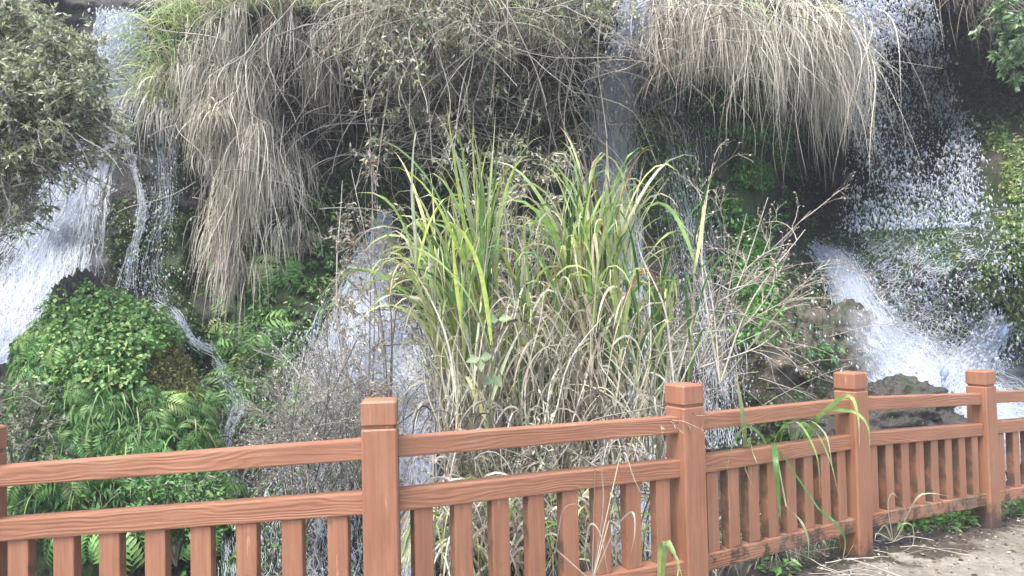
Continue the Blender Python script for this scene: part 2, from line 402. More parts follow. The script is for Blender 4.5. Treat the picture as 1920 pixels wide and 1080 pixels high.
def normal_at(u, v):
    e = 14.0
    a = P(u + e, v, D(u + e, v)) - P(u - e, v, D(u - e, v)); b = P(u, v - e, D(u, v - e)) - P(u, v + e, D(u, v + e))
    n = nrm(np.cross(a, b)); return n * np.sign(-(n[..., 1:2]))

MOSS = [(2250, 450, 240, 350), (-350, 400, 240, 400), (330, 520, 60, 200), (560, 480, 120, 120), (470, 620, 90, 120), (1400, 420, 70, 260), (1760, 430, 200, 70), (1890, 420, 80, 160),
        (980, 270, 120, 100), (60, 380, 120, 80), (690, 330, 80, 120), (1230, 330, 90, 120), (1640, 780, 120, 60), (1560, 580, 60, 100), (500, 760, 90, 140), (260, 450, 70, 60)]
def moss_at(u, v):
    m = np.zeros(np.shape(u))
    for a, b, s1, s2 in MOSS: m = np.maximum(m, np.exp(-((u - a) / s1) ** 2 - ((v - b) / s2) ** 2))
    return m
uu, vv = np.meshgrid(np.concatenate([np.arange(-900, -60, 20), np.arange(-60, 1980, 5.5), np.arange(1980, 2900, 20)]),
                     np.concatenate([np.arange(-460, -40, 16), np.arange(-40, 1130, 5.5), np.arange(1130, 1420, 16)]))
g = Geo(); nv_, nu_ = uu.shape
idx = np.arange(uu.size).reshape(uu.shape)
mo = moss_at(uu, vv) * 0.9
tan = np.zeros(uu.shape)
for a_, b_, s1_, s2_, k_ in [(1400, 610, 120, 110, .9), (1560, 640, 70, 90, .8), (620, 790, 150, 120, .5), (1880, 300, 60, 30, .5), (230, 560, 90, 60, .3)]: tan = np.maximum(tan, k_ * np.exp(-((uu - a_) / s1_) ** 2 - ((vv - b_) / s2_) ** 2))
cl = np.stack([tan, mo, mo], -1).reshape(-1, 3)
CP = P(uu, vv, D(uu, vv))
g.add(CP.reshape(-1, 3), np.stack([idx[1:, :-1], idx[1:, 1:], idx[:-1, 1:], idx[:-1, :-1]], -1).reshape(-1, 4), cl)
# plateau behind the brow
top = CP[0]; back = top + np.array([0, 30.0, 1.5])
g.add(np.concatenate([top, back]), np.stack([np.arange(nu_ - 1), np.arange(1, nu_), np.arange(1, nu_) + nu_, np.arange(nu_ - 1) + nu_], -1), (.2, .6, .6))
cliff = g.build('cliff', M_CLIFF)
tag(cliff, 'dark wet rock cliff with moss behind the waterfalls', 'cliff', kind='structure')

# ------------------------------------------------------------------ fence frame (posts from the photo, 1.15 m tall)
H_POST = 1.15
POSTS = [(-40, 801, 3.15), (712, 748, 3.15), (1282, 719, 3.9), (1594, 697, 4.7), (1838, 694, 5.54), (2062, 690, 6.5)]
PT = [P(*q) for q in POSTS]                     # centre of each post's top
fx = np.array([p[0] for p in PT]); fy = np.array([p[1] for p in PT]); fz = np.array([p[2] - H_POST for p in PT])
def yf(x): return np.interp(x, np.concatenate([[-9, ], fx, [fx[-1] + 6]]), np.concatenate([[fy[0] - .4], fy, [fy[-1] + 3.6]]))
def zf(x): return np.interp(x, np.concatenate([[-9, ], fx, [fx[-1] + 6]]), np.concatenate([[fz[0]], fz, [fz[-1]]]))

# path and bank, one sheet that drops to the stream bed beyond the fence
xs = np.concatenate([np.arange(-9, -2, .5), np.arange(-2, 6, .05), np.arange(6, 13, .4)])
tt = np.concatenate([np.linspace(-8, -1.5, 14), np.arange(-1.5, 0.6, .045), np.linspace(.62, 2.6, 14)])
X, Tt = np.meshgrid(xs, tt)
Y = yf(X) + Tt
edge = 0.14 + .12 * fbm(X * 1.7, Y * 1.7, 3, 5)
drop = np.clip((Tt - edge) / 1.9, 0, 1)
Z = zf(X) - 1.7 * drop ** 0.8 + .035 * fbm(X * 5, Y * 5, 3, 2) + .05 * np.clip(Tt + .1, 0, .25) * fbm(X * 14, Y * 14, 2, 8) * 4
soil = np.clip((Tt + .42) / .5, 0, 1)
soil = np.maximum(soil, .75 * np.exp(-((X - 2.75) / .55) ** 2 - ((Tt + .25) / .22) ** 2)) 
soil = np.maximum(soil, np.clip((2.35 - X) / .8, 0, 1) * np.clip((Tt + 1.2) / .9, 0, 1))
g = Geo(); idx = np.arange(X.size).reshape(X.shape)
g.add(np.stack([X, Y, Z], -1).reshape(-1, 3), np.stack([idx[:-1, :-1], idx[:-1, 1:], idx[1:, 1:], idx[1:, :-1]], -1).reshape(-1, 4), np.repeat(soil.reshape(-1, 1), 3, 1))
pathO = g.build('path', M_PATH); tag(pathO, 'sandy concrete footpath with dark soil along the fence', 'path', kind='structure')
g = Geo(); g.add([(-62, -62, -2.2), (62, -62, -2.2), (62, 62, -2.2), (-62, 62, -2.2)], [[0, 1, 2, 3]], (.2, .9, .9))
tag(g.build('ground', M_CLIFF), 'dark stream bed far below the path', 'ground', kind='structure')

# ------------------------------------------------------------------ fence
fence = empty('fence', (PT[2][0], PT[2][1], fz[2]), 'terracotta wood-grain railing fence of square posts, rails and slats along the path', 'fence')
def chunk(name, parent, p, q, ew, eh, m, upv=(0, 0, 1), bev=.007, cuts=6):
    """a bevelled beam from p to q, ew wide across and eh high, modelled along its own X axis"""
    p, q = Vector([float(a) for a in p]), Vector([float(a) for a in q])
    L = (q - p).length; xa = (q - p).normalized(); ya = Vector(upv).cross(xa).normalized(); za = xa.cross(ya)
    bm = bmesh.new(); bmesh.ops.create_cube(bm, size=1)
    for vtx in bm.verts: vtx.co = Vector((vtx.co.x * L, vtx.co.y * ew, vtx.co.z * eh))
    bmesh.ops.bevel(bm, geom=bm.edges[:], offset=bev, segments=2, affect='EDGES', profile=.6)
    me = bpy.data.meshes.new(name); bm.to_mesh(me); bm.free(); me.materials.append(m)
    for f in me.polygons: f.use_smooth = False
    o = bpy.data.objects.new(name, me); COL.objects.link(o); o.parent = parent
    c = (p + q) / 2 - wloc(parent)
    o.matrix_local = Matrix([[xa.x, ya.x, za.x, c.x], [xa.y, ya.y, za.y, c.y], [xa.z, ya.z, za.z, c.z], [0, 0, 0, 1]])
    return o

def octa(hw, ch, x):
    a = hw - ch
    return [(x, s1, s2) for s1, s2 in ((a, hw), (-a, hw), (-hw, a), (-hw, -a), (-a, -hw), (a, -hw), (hw, -a), (hw, a))]
def stack(name, parent, base, yaw, rings, m):
    """a post-like solid: rings (height, half width, chamfer) along local X (which points up)"""
    bm = bmesh.new(); rows = [[bm.verts.new(c) for c in octa(hw, ch, x)] for x, hw, ch in rings]
    for a, b in zip(rows[:-1], rows[1:]):
        for i in range(8): bm.faces.new((a[i], a[(i + 1) % 8], b[(i + 1) % 8], b[i]))
    bm.faces.new(rows[0][::-1]); bm.faces.new(rows[-1])
    bmesh.ops.recalc_face_normals(bm, faces=bm.faces[:])
    me = bpy.data.meshes.new(name); bm.to_mesh(me); bm.free(); me.materials.append(m)
    o = bpy.data.objects.new(name, me); COL.objects.link(o); o.parent = parent
    c, s = math.cos(yaw), math.sin(yaw)
    b = Vector([float(q) for q in base])
    if parent.parent is None: b = b - wloc(parent); o.matrix_local = Matrix([[0, c, -s, b.x], [0, s, c, b.y], [1, 0, 0, b.z], [0, 0, 0, 1]])
    return o
yaws = []
for i in range(6):
    a, b = PT[max(i - 1, 0)], PT[min(i + 1, 5)]
    yaws.append(math.atan2(b[1] - a[1], b[0] - a[0]))
yaws[0] = 0; yaws[1] = math.radians(6)
hw = .074
for i, p in enumerate(PT):
    base = np.array([p[0], p[1], p[2] - H_POST])
    o = stack('post', fence, base - [0, 0, .25], yaws[i], [(0, hw, .008), (H_POST + .25 - .124, hw, .008), (H_POST + .25 - .117, hw - .006, .006)], M_PLAIN)
    c = stack('post_cap', o, (0, 0, 0), 0, [(H_POST + .25 - .118, hw - .011, .006), (H_POST + .25 - .106, hw - .010, .006), (H_POST + .25 - .099, hw, .008), (H_POST + .25 - .010, hw, .008), (H_POST + .25 - .002, hw - .006, .008), (H_POST + .25, hw - .012, .008)], M_PLAIN)
for i in range(5):
    a, b = PT[i], PT[i + 1]
    h = nrm(np.array([b[0] - a[0], b[1] - a[1], 0])); ed = hw * .85
    off = lambda dz: (a + h * ed - [0, 0, dz], b - h * ed - [0, 0, dz])
    chunk('top_rail', fence, *off(.166 + .042), .075, .085, M_WOOD)
    chunk('middle_rail', fence, *off(.388 + .045), .08, .09, M_WOOD)
    bo = off(.905 + .04)
    chunk('bottom_rail', fence, *bo, .10, .085, M_WOOD_DIRTY if i > 1 else M_WOOD)
    m0, m1 = off(.388 + .0905); q0, q1 = off(.905 - .0005)
    n = 8
    for k in range(n):
        t = (k + .5 + .12) / (n + .24)
        tp = m0 * (1 - t) + m1 * t; bt = q0 * (1 - t) + q1 * t
        chunk('slat', fence, bt, tp, .058, .088, M_SLAT_OLD if i > 1 else M_SLAT, upv=tuple(h), bev=.006)

# ------------------------------------------------------------------ waterfalls
def waterfall(label, path, strands, drops, sheet=M_SHEET, off=.08, drop_r=.011, foam=1.0, strand_w=.016, streak=(.12, .5), mist=0, flat=False):
    pth = np.asarray(path, float); K = 90
    c = catmull(pth, K); uv = c[:, :2]; wd = np.maximum(c[:, 2], 4)
    tg = nrm(np.gradient(uv, axis=0)); sdv = np.stack([-tg[:, 1], tg[:, 0]], -1)
    ln = np.concatenate([[0], np.cumsum(np.linalg.norm(np.diff(uv, axis=0), axis=1))])
    dsm = lambda u, v: (D(u, v) + D(u + 12, v) + D(u - 12, v) + D(u, v + 12) + D(u, v - 12)) / 5
    mid = len(pth) - 1
    root = empty('waterfall', P(pth[mid, 0], pth[mid, 1], float(D(pth[mid, 0], pth[mid, 1]))), label, 'waterfall')
    if sheet is not None:
        M = 15; lat = np.linspace(-.5, .5, M)
        rag = 1 + .35 * fbm(ln[:, None] / 40 + lat[None, :] * 3, lat[None, :] * 5 + ln[:, None] / 90, 2, 31)
        U = uv[:, None, 0] + sdv[:, None, 0] * lat * wd[:, None] * rag; Vv = uv[:, None, 1] + sdv[:, None, 1] * lat * wd[:, None] * rag
        d = dsm(U, Vv) - off - .04 * fbm(U / 18, Vv / 30, 3, 12)
        g = Geo(); ii = np.arange(U.size).reshape(U.shape)
        e = (1 - np.abs(lat * 2) ** 2.2)[None, :] * np.minimum(np.minimum(np.linspace(0, 8, K), np.linspace(8, 0, K) * .8 + .1), 1)[:, None]
        uvc = np.stack([U * 0 + lat * wd[:, None] / 100, np.broadcast_to(ln[:, None] / 100, U.shape)], -1).reshape(-1, 2)
        g.add(P(U, Vv, d).reshape(-1, 3), np.stack([ii[:-1, :-1], ii[:-1, 1:], ii[1:, 1:], ii[1:, :-1]], -1).reshape(-1, 4), np.repeat((e * foam).reshape(-1, 1), 3, 1), uvc)
        g.build('water_sheet', sheet, root, uv=True)
        if mist:
            for q_ in (1, 2):
                wm = wd * (1.1 + .3 * q_); U = uv[:, None, 0] + 6 * q_ + sdv[:, None, 0] * lat * wm[:, None]; Vv = uv[:, None, 1] + sdv[:, None, 1] * lat * wm[:, None]
                g = Geo(); g.add(P(U, Vv, dsm(U, Vv) - off - .16 * q_ - .05 * fbm(U / 40, Vv / 60, 2, 51 + q_)).reshape(-1, 3), np.stack([ii[:-1, :-1], ii[:-1, 1:], ii[1:, 1:], ii[1:, :-1]], -1).reshape(-1, 4), np.repeat((e * mist).reshape(-1, 1), 3, 1), uvc + q_ * 7.3)
                g.build('spray_mist', M_MIST, root, uv=True)
    if strands:
        k = 7; s0 = rng.random(strands) * .95; sl_ = rng.uniform(*streak, strands) * 100 / ln[-1] * 2
        s = np.clip(s0[:, None] + np.linspace(0, 1, k) * sl_[:, None], 0, 1)
        la = np.clip(rng.standard_normal((strands, 1)) * .23, -.55, .55) + .02 * rng.standard_normal((strands, k))
        ci = s * (K - 1); iu = lambda a: np.interp(ci, np.arange(K), a)
        U = iu(uv[:, 0]) + iu(sdv[:, 0]) * la * iu(wd); Vv = iu(uv[:, 1]) + iu(sdv[:, 1]) * la * iu(wd)
        d = dsm(U, Vv) - off - rng.random((strands, 1)) * .1
        g = Geo(); Wd = rng.uniform(.3, 1.3, (strands, 1)) * strand_w * np.sin(np.linspace(.08, 3.06, k))[None, :]
        g.ribbon(P(U, Vv, d), Wd, pal(strands, WATER, .06), ref=np.tile([0., -1, .3], (strands, 1)) + .3 * rng.standard_normal((strands, 3)))
        g.build('white_streaks', M_DROP, root)
    if drops:
        s = rng.random(drops); ci = s * (K - 1); iu = lambda a: np.interp(ci, np.arange(K), a)
        if flat:                                                    # the curtain falls in gusts: denser and thinner patches
            kk = rng.random(drops) < np.clip(.75 + 1.2 * fbm(s * 9, s * 0 + 3, 2, 71), .5, 1); s, ci = s[kk], ci[kk]; drops = len(s)
        la = rng.uniform(-.5, .5, drops) + .05 * rng.standard_normal(drops) if flat else rng.standard_normal(drops) * .34
        U = iu(uv[:, 0]) + iu(sdv[:, 0]) * la * iu(wd); Vv = iu(uv[:, 1]) + iu(sdv[:, 1]) * la * iu(wd)
        if flat:
            kk = rng.random(drops) < np.clip(.8 + 2.2 * fbm(U / 30, Vv / 42, 3, 72), .35, 1); U, Vv, s, ci, la = U[kk], Vv[kk], s[kk], ci[kk], la[kk]; drops = len(s)
        d = dsm(U, Vv) - off - rng.random(drops) ** 1.5 * .45
        r = drop_r * rng.lognormal(-.25, .45, drops)
        ax = np.stack([iu(tg[:, 0]), 0 * s, -np.abs(iu(tg[:, 1])) - .3], -1) + .35 * rng.standard_normal((drops, 3))
        g = Geo(); g.drop(P(U, Vv, d), nrm(ax) * (r * rng.uniform(1.2, 3.4, drops))[:, None], r, pal(drops, WATER, .08))
        tag(g.build('spray', M_DROP, root), kind='stuff')
    return root

waterfall('broad white waterfall foaming down the cliff past the leafy tree, leftmost of all', [(234, 15, 84), (228, 60, 92), (220, 105, 100), (206, 160, 110), (160, 300, 100), (112, 420, 160), (62, 540, 220), (0, 650, 260), (-80, 740, 260)], 4400, 3600, foam=.60, drop_r=.0065, strand_w=.011, mist=.42)
waterfall('narrow white trickle dripping onto the mossy rock right of the broad left waterfall', [(244, 190, 30), (240, 270, 16), (262, 350, 12), (266, 400, 20), (250, 470, 18), (240, 540, 50)], 110, 900, sheet=M_VEIL, foam=.35, strand_w=.006, drop_r=.0055)
waterfall('thin veil of drops beside the hanging dead grass and narrow trickle', [(300, 180, 60), (310, 330, 50), (305, 400, 50), (280, 500, 90), (290, 560, 120)], 120, 900, sheet=None, drop_r=.006, strand_w=.006)
waterfall('small stream running down between the green boulder and the bare bush', [(285, 555, 30), (330, 588, 34), (362, 640, 20), (412, 668, 34), (420, 715, 24), (446, 752, 44), (428, 820, 32), (425, 900, 52), (425, 1000, 60), (430, 1110, 60)], 650, 600, foam=.52, strand_w=.007, drop_r=.005, streak=(.05, .2))
waterfall('short white waterfall spreading over rock behind the bare grey bush and first full post', [(722, 395, 24), (714, 440, 44), (698, 500, 80), (680, 580, 150), (700, 650, 240), (755, 720, 130), (772, 800, 80), (775, 930, 80), (775, 1110, 90)], 3000, 5200, foam=.72, strand_w=.009, drop_r=.0055, mist=.3)
waterfall('misty drizzle of drops falling onto the stones behind the left fence panels', [(600, 620, 120), (600, 760, 200), (600, 900, 260), (600, 1080, 280)], 700, 2600, sheet=None, drop_r=.006, strand_w=.007)
waterfall('tall narrow waterfall falling behind the clump of green reeds', [(1192, -20, 70), (1191, 25, 70), (1188, 70, 74), (1172, 115, 88), (1158, 160, 95), (1148, 230, 95), (1150, 330, 80), (1165, 430, 70), (1172, 560, 80), (1178, 720, 100), (1180, 900, 120), (1180, 1060, 140)], 3800, 3600, foam=.82, strand_w=.010, drop_r=.006, mist=.3)
waterfall('thin scattered veil of water right of the tall narrow waterfall behind the reeds', [(1240, 110, 120), (1260, 220, 120), (1290, 400, 110), (1320, 560, 110), (1340, 700, 110), (1350, 840, 110)], 600, 2600, sheet=M_VEIL, foam=.55, drop_r=.0055, strand_w=.006)
rainfall = waterfall('curtain of separate white drops falling before the dark cave, rightmost waterfall', [(1655, -40, 150), (1682, 80, 165), (1692, 200, 195), (1695, 320, 205), (1700, 430, 230)], 0, 19000, sheet=None, off=.9, flat=True, drop_r=.0085, strand_w=.012, streak=(.04, .12))
waterfall('slim shower of drops at the right edge of the drop curtain by the mossy slope', [(1800, 210, 40), (1812, 300, 50), (1822, 400, 50)], 0, 1300, sheet=None, off=.5, drop_r=.0078, strand_w=.012, streak=(.05, .2))
waterfall('dense rain of thin drops bouncing over the mossy ledge above the foaming cascade', [(1700, 400, 330), (1730, 500, 380), (1770, 600, 330), (1820, 720, 260)], 900, 3000, sheet=None, off=.15, drop_r=.007, strand_w=.007, streak=(.06, .22))
waterfall('foaming white cascade running down the rock slope behind the far right posts', [(1520, 455, 30), (1570, 500, 60), (1610, 580, 80), (1660, 660, 130), (1720, 710, 150), (1790, 750, 150), (1860, 790, 170), (1930, 850, 200)], 3000, 2600, foam=.95, drop_r=.006, strand_w=.011, mist=.6)
waterfall('short white runnel joining the foaming cascade from the right', [(1880, 590, 60), (1850, 640, 60), (1815, 690, 80), (1800, 740, 90)], 600, 700, foam=.95, strand_w=.012)

# ------------------------------------------------------------------ rocks
_gold = (1 + 5 ** .5) / 2
def ico(sub):
    bm = bmesh.new(); bmesh.ops.create_icosphere(bm, subdivisions=sub, radius=1)
    v = np.array([q.co[:] for q in bm.verts]); f = np.array([[q.index for q in p.verts] for p in bm.faces]); bm.free(); return v, f
ICO = ico(6)
def rock_shape(c, r, seed, rough=.22, sub=None):
    v, f = ICO
    k = 1.7
    tri = lambda q, s0, o: fbm(v[:, 0] * q, v[:, 1] * q, o, s0) + fbm(v[:, 1] * q, v[:, 2] * q, o, s0 + 9) + fbm(v[:, 2] * q, v[:, 0] * q, o, s0 + 18)
    n = tri(k, seed, 3) + .7 * (.25 - np.abs(tri(k * 2.2, seed + 3, 3))) + .35 * (.2 - np.abs(tri(k * 6, seed + 5, 3))) + .12 * tri(k * 18, seed + 6, 2)
    return np.asarray(c) + v * (1 + rough * n)[:, None] * np.asarray(r), f
def boulder(label, c, r, seed, moss, rough=.25, wet=True, tan_=.15):
    v, f = rock_shape(c, r, seed, rough)
    o = empty('boulder', np.asarray(c) - [0, 0, r[2]], label, 'boulder')
    g = Geo(); m = np.clip(moss + .5 * fbm(v[:, 0] * 2, v[:, 2] * 2, 3, seed), 0, 1)
    g.add(v, f, np.stack([m * 0 + tan_, m, m], -1)); me = g.build('boulder', M_CLIFF if wet else M_ROCK)
    bpy.data.objects.remove(o); return tag(me, label, 'boulder'), v, f
bO, bv, bf = boulder('big rounded boulder smothered in ferns and creeper at lower left', P(212, 880, 6.5), (.84, .75, 1.46), 11, .75, .26)
boulder('dark bare pointed rock between the broad left waterfall and the fern boulder', P(142, 622, 6.5), (.2, .28, .47), 14, .2, .6, True, 0)
boulder('small dark knob of rock at the foot of the broad left waterfall', P(85, 690, 6.9), (.2, .25, .3), 17, .2, .6)
boulder('low grey brown rock under trailing twigs at the far left edge', P(20, 790, 6.7), (.5, .4, .45), 19, .3, .55)
boulder('tan craggy rock outcrop left of the foaming cascade', P(1475, 700, 8.35), (.95, .7, .85), 23, .45, .5, True, .45)
boulder('grey flat-topped rock behind the third full post, beside the foaming cascade', P(1665, 800, 6.9), (.66, .5, .46), 29, .3, .55, True, .12)

def on_boulder(n, urange, vrange, seed):
    """sample points on the fern boulder's camera side inside a window of the photo"""
    r = np.random.default_rng(seed)
    c = bv[bf].mean(1); e1 = bv[bf[:, 1]] - bv[bf[:, 0]]; e2 = bv[bf[:, 2]] - bv[bf[:, 0]]
    nn = np.cross(e1, e2); ar = np.linalg.norm(nn, axis=1); nn = nrm(nn)
    q = c - CAM; dep = q @ fwd; u = 960 + (q @ RT) / dep * F; v = 540 - (q @ UP) / dep * F
    ok = ((nn * nrm(CAM - c)).sum(1) > -.1) & (u > urange[0]) & (u < urange[1]) & (v > vrange[0]) & (v < vrange[1])
    i = r.choice(np.where(ok)[0], n, p=ar[ok] / ar[ok].sum())
    return c[i] + r.standard_normal((n, 3)) * .01, nn[i]

# ------------------------------------------------------------------ ground cover on the cliff
def scatter(zones):
    us, vs = [], []
    for a, b, s1, s2, n in zones:
        us.append(a + s1 * np.clip(rng.standard_normal(n), -2, 2)); vs.append(b + s2 * np.clip(rng.standard_normal(n), -2, 2))
    return np.concatenate(us), np.concatenate(vs)
def cover(name, label, zones, cols, L, Wr=.45, lift=.03, cat='ground cover', hang=.8, jit=.25):
    u, v = scatter(zones); k = fbm(u / 30, v / 30, 3, 44) > -.07; u, v = u[k], v[k]; n = len(u)
    nr = normal_at(u, v); p = P(u, v, D(u, v)) + nr * rng.uniform(0, lift, (n, 1)) + [0, -.02, 0]
    d = nr * .8 + [0, -.25, 0] + rng.standard_normal((n, 3)) * .7 + np.array([0, 0, -hang])
    L_ = L * rng.uniform(.5, 1.3, n)
    g = Geo(); g.leaf(p, d, nrm(nr + rng.standard_normal((n, 3)) * .5), L_, L_ * Wr, pal(n, cols, jit))
    o = g.build(name, M_LEAF); return tag(o, label, cat, kind='stuff')
cover('moss', 'dark green moss cushions spread over the wet cliff face', [(a, b, s1 * .62, s2 * .62, 4200) for a, b, s1, s2 in MOSS[2:]] + [(2250, 450, 180, 260, 9000)], MOSSY, .045, .6, .05, 'moss')
cover('moss', 'thin brown and olive growth over the wet rock between the waterfalls', [(300, 600, 220, 120, 5000), (900, 350, 300, 120, 7000), (1350, 600, 130, 120, 6000), (1780, 520, 130, 110, 6000), (560, 800, 160, 150, 7000)],
      [((.07, .06, .035), 3), ((.05, .07, .025), 3), ((.12, .1, .06), 1.5)], .035, .6, .04, 'moss')
cover('creeper_leaves', 'leafy green creeper under the left mass of dead grass', [(520, 500, 55, 70, 1500), (470, 600, 50, 70, 1200), (590, 440, 45, 70, 900), (500, 690, 40, 80, 1200), (560, 560, 50, 40, 800)], FERN + [((.035, .10, .02), 4)], .075, .42, .12, 'creeper')
cover('ivy_leaves', 'bright green ivy draping down the rock pillar by the dark cave', [(1415, 440, 24, 60, 2200), (1418, 540, 20, 50, 1500), (1405, 330, 34, 60, 2400)], [((.09, .27, .04), 4), ((.15, .36, .06), 2), ((.05, .16, .03), 2)], .06, .55, .12, 'ivy')
cover('moss', 'deep green hanging moss under the right overhang of dead grass', [(1385, 230, 38, 60, 4200), (1420, 260, 30, 60, 2600), (1400, 150, 40, 50, 1500)], DKGREEN, .05, .4, .14, 'moss', 1.6)
cover('fern_leaves', 'shaded green ferny growth on the cliff between the reeds and the dark cave', [(1390, 300, 55, 110, 4500), (1440, 420, 40, 110, 2500), (1320, 250, 50, 100, 2500)], MOSSY + DKGREEN + [((.16, .30, .08), 4)], .06, .4, .16, 'undergrowth', 1.2)
cover('fern_leaves', 'mossy green growth on the slope at the right edge', [(1890, 360, 50, 60, 3500), (1900, 480, 50, 70, 4500), (1880, 300, 50, 30, 1200), (1850, 560, 50, 50, 1800)], [((.17, .27, .08), 3), ((.28, .36, .14), 2), ((.31, .29, .14), 1.5), ((.08, .15, .04), 2)], .06, .5, .1, 'undergrowth')
cover('fern_leaves', 'pale green growth on the wet ledge below the drop curtain', [(1720, 430, 90, 26, 3600), (1790, 450, 60, 40, 2600), (1600, 420, 40, 20, 800), (1740, 510, 90, 50, 2600)], [((.10, .2, .07), 3), ((.2, .28, .14), 1), ((.05, .12, .03), 2)], .055, .5, .08, 'undergrowth')
cover('moss', 'dark green moss on the shaded rock of the upper right hollow', [(1860, 130, 50, 90, 2600), (1820, 260, 40, 60, 1200), (1900, 220, 40, 50, 1200)], MOSSY + DKGREEN, .055, .5, .1, 'moss')
cover('undergrowth', 'small leafy plants on the tan rock outcrop', [(1535, 655, 22, 10, 130), (1575, 672, 15, 12, 120), (1350, 610, 10, 8, 50)], DKGREEN + [((.1, .3, .06), 4)], .07, .5, .1, 'undergrowth')
cover('undergrowth', 'low green growth over the flat-topped rock and the stream bank', [(1690, 790, 60, 20, 1400), (1600, 800, 60, 25, 1200), (1460, 820, 80, 40, 1500)], MOSSY + [((.08, .18, .04), 4)], .05, .5, .1, 'undergrowth')
cover('undergrowth', 'dark leafy undergrowth below the fern boulder behind the left fence panel', [(200, 980, 140, 60, 3000), (330, 930, 50, 50, 1800), (520, 960, 120, 80, 2200), (60, 930, 60, 80, 1200)], DKGREEN + [((.1, .2, .06), 3), ((.2, .19, .12), 2)], .06, .45, .15, 'undergrowth')
cover('undergrowth', 'dark green tufts on the rocks beside the middle waterfalls', [(690, 330, 40, 60, 900), (1240, 310, 30, 50, 700), (1220, 350, 40, 40, 500), (960, 270, 40, 50, 900), (880, 330, 60, 40, 500), (560, 790, 60, 60, 900)], DKGREEN, .06, .45, .1, 'undergrowth')

# creeper and ferns on the boulder
p, n_ = on_boulder(5000, (265, 400), (635, 770), 4)
g = Geo(); L_ = rng.uniform(.015, .035, len(p)); g.leaf(p + n_ * rng.uniform(0, .025, (len(p), 1)), n_ + rng.standard_normal((len(p), 3)) * .8, nrm(n_ + .5 * rng.standard_normal((len(p), 3))), L_, L_ * .6, pal(len(p), [((.27, .25, .08), 3), ((.17, .18, .06), 3), ((.38, .36, .09), 1.4), ((.18, .14, .09), 1.5)], .25))
tag(g.build('moss', M_LEAF), 'yellow brown moss patch on the right face of the big boulder', 'moss', kind='stuff')
p, n_ = on_boulder(9000, (100, 430), (530, 720), 5)
q_ = p - CAM; q_ = (960 + q_ @ RT / (q_ @ fwd) * F, 540 - q_ @ UP / (q_ @ fwd) * F); k_ = ((q_[0] - 330) / 60) ** 2 + ((q_[1] - 695) / 55) ** 2 > 1; p, n_ = p[k_], n_[k_]
g = Geo(); L_ = rng.uniform(.022, .052, len(p)); g.leaf(p + n_ * rng.uniform(.01, .14, (len(p), 1)), n_ * .7 + rng.standard_normal((len(p), 3)) * .7 + [0, -.2, -.6], nrm(n_ + [0, -.2, .9] + .4 * rng.standard_normal((len(p), 3))), L_, L_ * .75, pal(len(p), FERN + [((.30, .42, .13), 3)], .25))
tag(g.build('creeper_leaves', M_LEAF), 'broad-leaved green creeper over the top of the big boulder', 'creeper', kind='stuff')
p, n_ = on_boulder(5200, (-20, 430), (640, 1000), 6)
q_ = p - CAM; q_ = (960 + q_ @ RT / (q_ @ fwd) * F, 540 - q_ @ UP / (q_ @ fwd) * F); k_ = ((q_[0] - 330) / 60) ** 2 + ((q_[1] - 695) / 55) ** 2 > 1; p, n_ = p[k_], n_[k_]
g = Geo(); L_ = rng.uniform(.04, .1, len(p)); g.leaf(p + n_ * rng.uniform(.0, .08, (len(p), 1)), n_ * .5 + rng.standard_normal((len(p), 3)) * .6 + [0, -.1, -.9], nrm(n_ + .5 * rng.standard_normal((len(p), 3))), L_, L_ * .3, pal(len(p), DKGREEN + [((.12, .26, .06), 2), ((.22, .22, .1), 1)], .25))
tag(g.build('undergrowth', M_LEAF), 'dense narrow-leaved green plants over the lower half of the big boulder', 'undergrowth', kind='stuff')
p, n_ = on_boulder(420, (60, 420), (660, 920), 8)
q_ = p - CAM; k_ = (((960 + q_ @ RT / (q_ @ fwd) * F) - 328) / 66) ** 2 + (((540 - q_ @ UP / (q_ @ fwd) * F) - 660) / 80) ** 2 > 1; p, n_ = p[k_], n_[k_]
g = Geo(); C = grow(p + n_ * .05, n_ * .9 + rng.standard_normal((len(p), 3)) * .5 + [0, 0, .3], rng.uniform(.18, .36, len(p)), 7, 3.2, .1)
g.ribbon(C, taper(7)[None, :] * rng.uniform(.006, .013, (len(p), 1)), pal(len(p), FERN + [((.34, .36, .2), 3)], .2))
tag(g.build('grass', M_GRASS), 'thin drooping grass hanging on the face of the big boulder', 'grass', kind='stuff')

def off_patch(p, n_):
    q_ = p - CAM; a, b = 960 + q_ @ RT / (q_ @ fwd) * F, 540 - q_ @ UP / (q_ @ fwd) * F
    k = ((a - 328) / 66) ** 2 + ((b - 690) / 62) ** 2 > 1; return p[k], n_[k]
def fern_mesh(seed, fronds, Lf, cols):
    r = np.random.default_rng(seed); g = Geo()
    az = np.linspace(0, 2 * np.pi, fronds, endpoint=False) + r.uniform(-.4, .4, fronds)
    d0 = np.stack([np.cos(az), np.sin(az), r.uniform(.5, 1.3, fronds)], -1)
    K = 11; C = grow(np.zeros((fronds, 3)), d0, Lf * r.uniform(.7, 1.15, fronds), K, 2.2, .05)
    g.tube(C, np.linspace(.004, .0012, K)[None, :] * np.ones((fronds, 1)), (.16, .22, .07), 3)
    T = nrm(np.gradient(C, axis=1)); up = np.array([0, 0, 1.0]); sd_ = nrm(np.cross(T, up)); nn = np.cross(sd_, T)
    tint = pal(fronds, cols, .15)
    for sgn in (-1, 1):
        for k in range(2, K):
            ll = Lf * .34 * math.sin(math.pi * (.18 + .8 * (1 - k / K))) + .015
            g.leaf(C[:, k], sd_[:, k] * sgn + T[:, k] * .55 - np.array([0, 0, .15]), nn[:, k], np.full(fronds, ll), np.full(fronds, ll * .24), np.clip(tint * r.uniform(.85, 1.15, (fronds, 1)), 0, 1), .2, .2)
    return g
PROTO = []
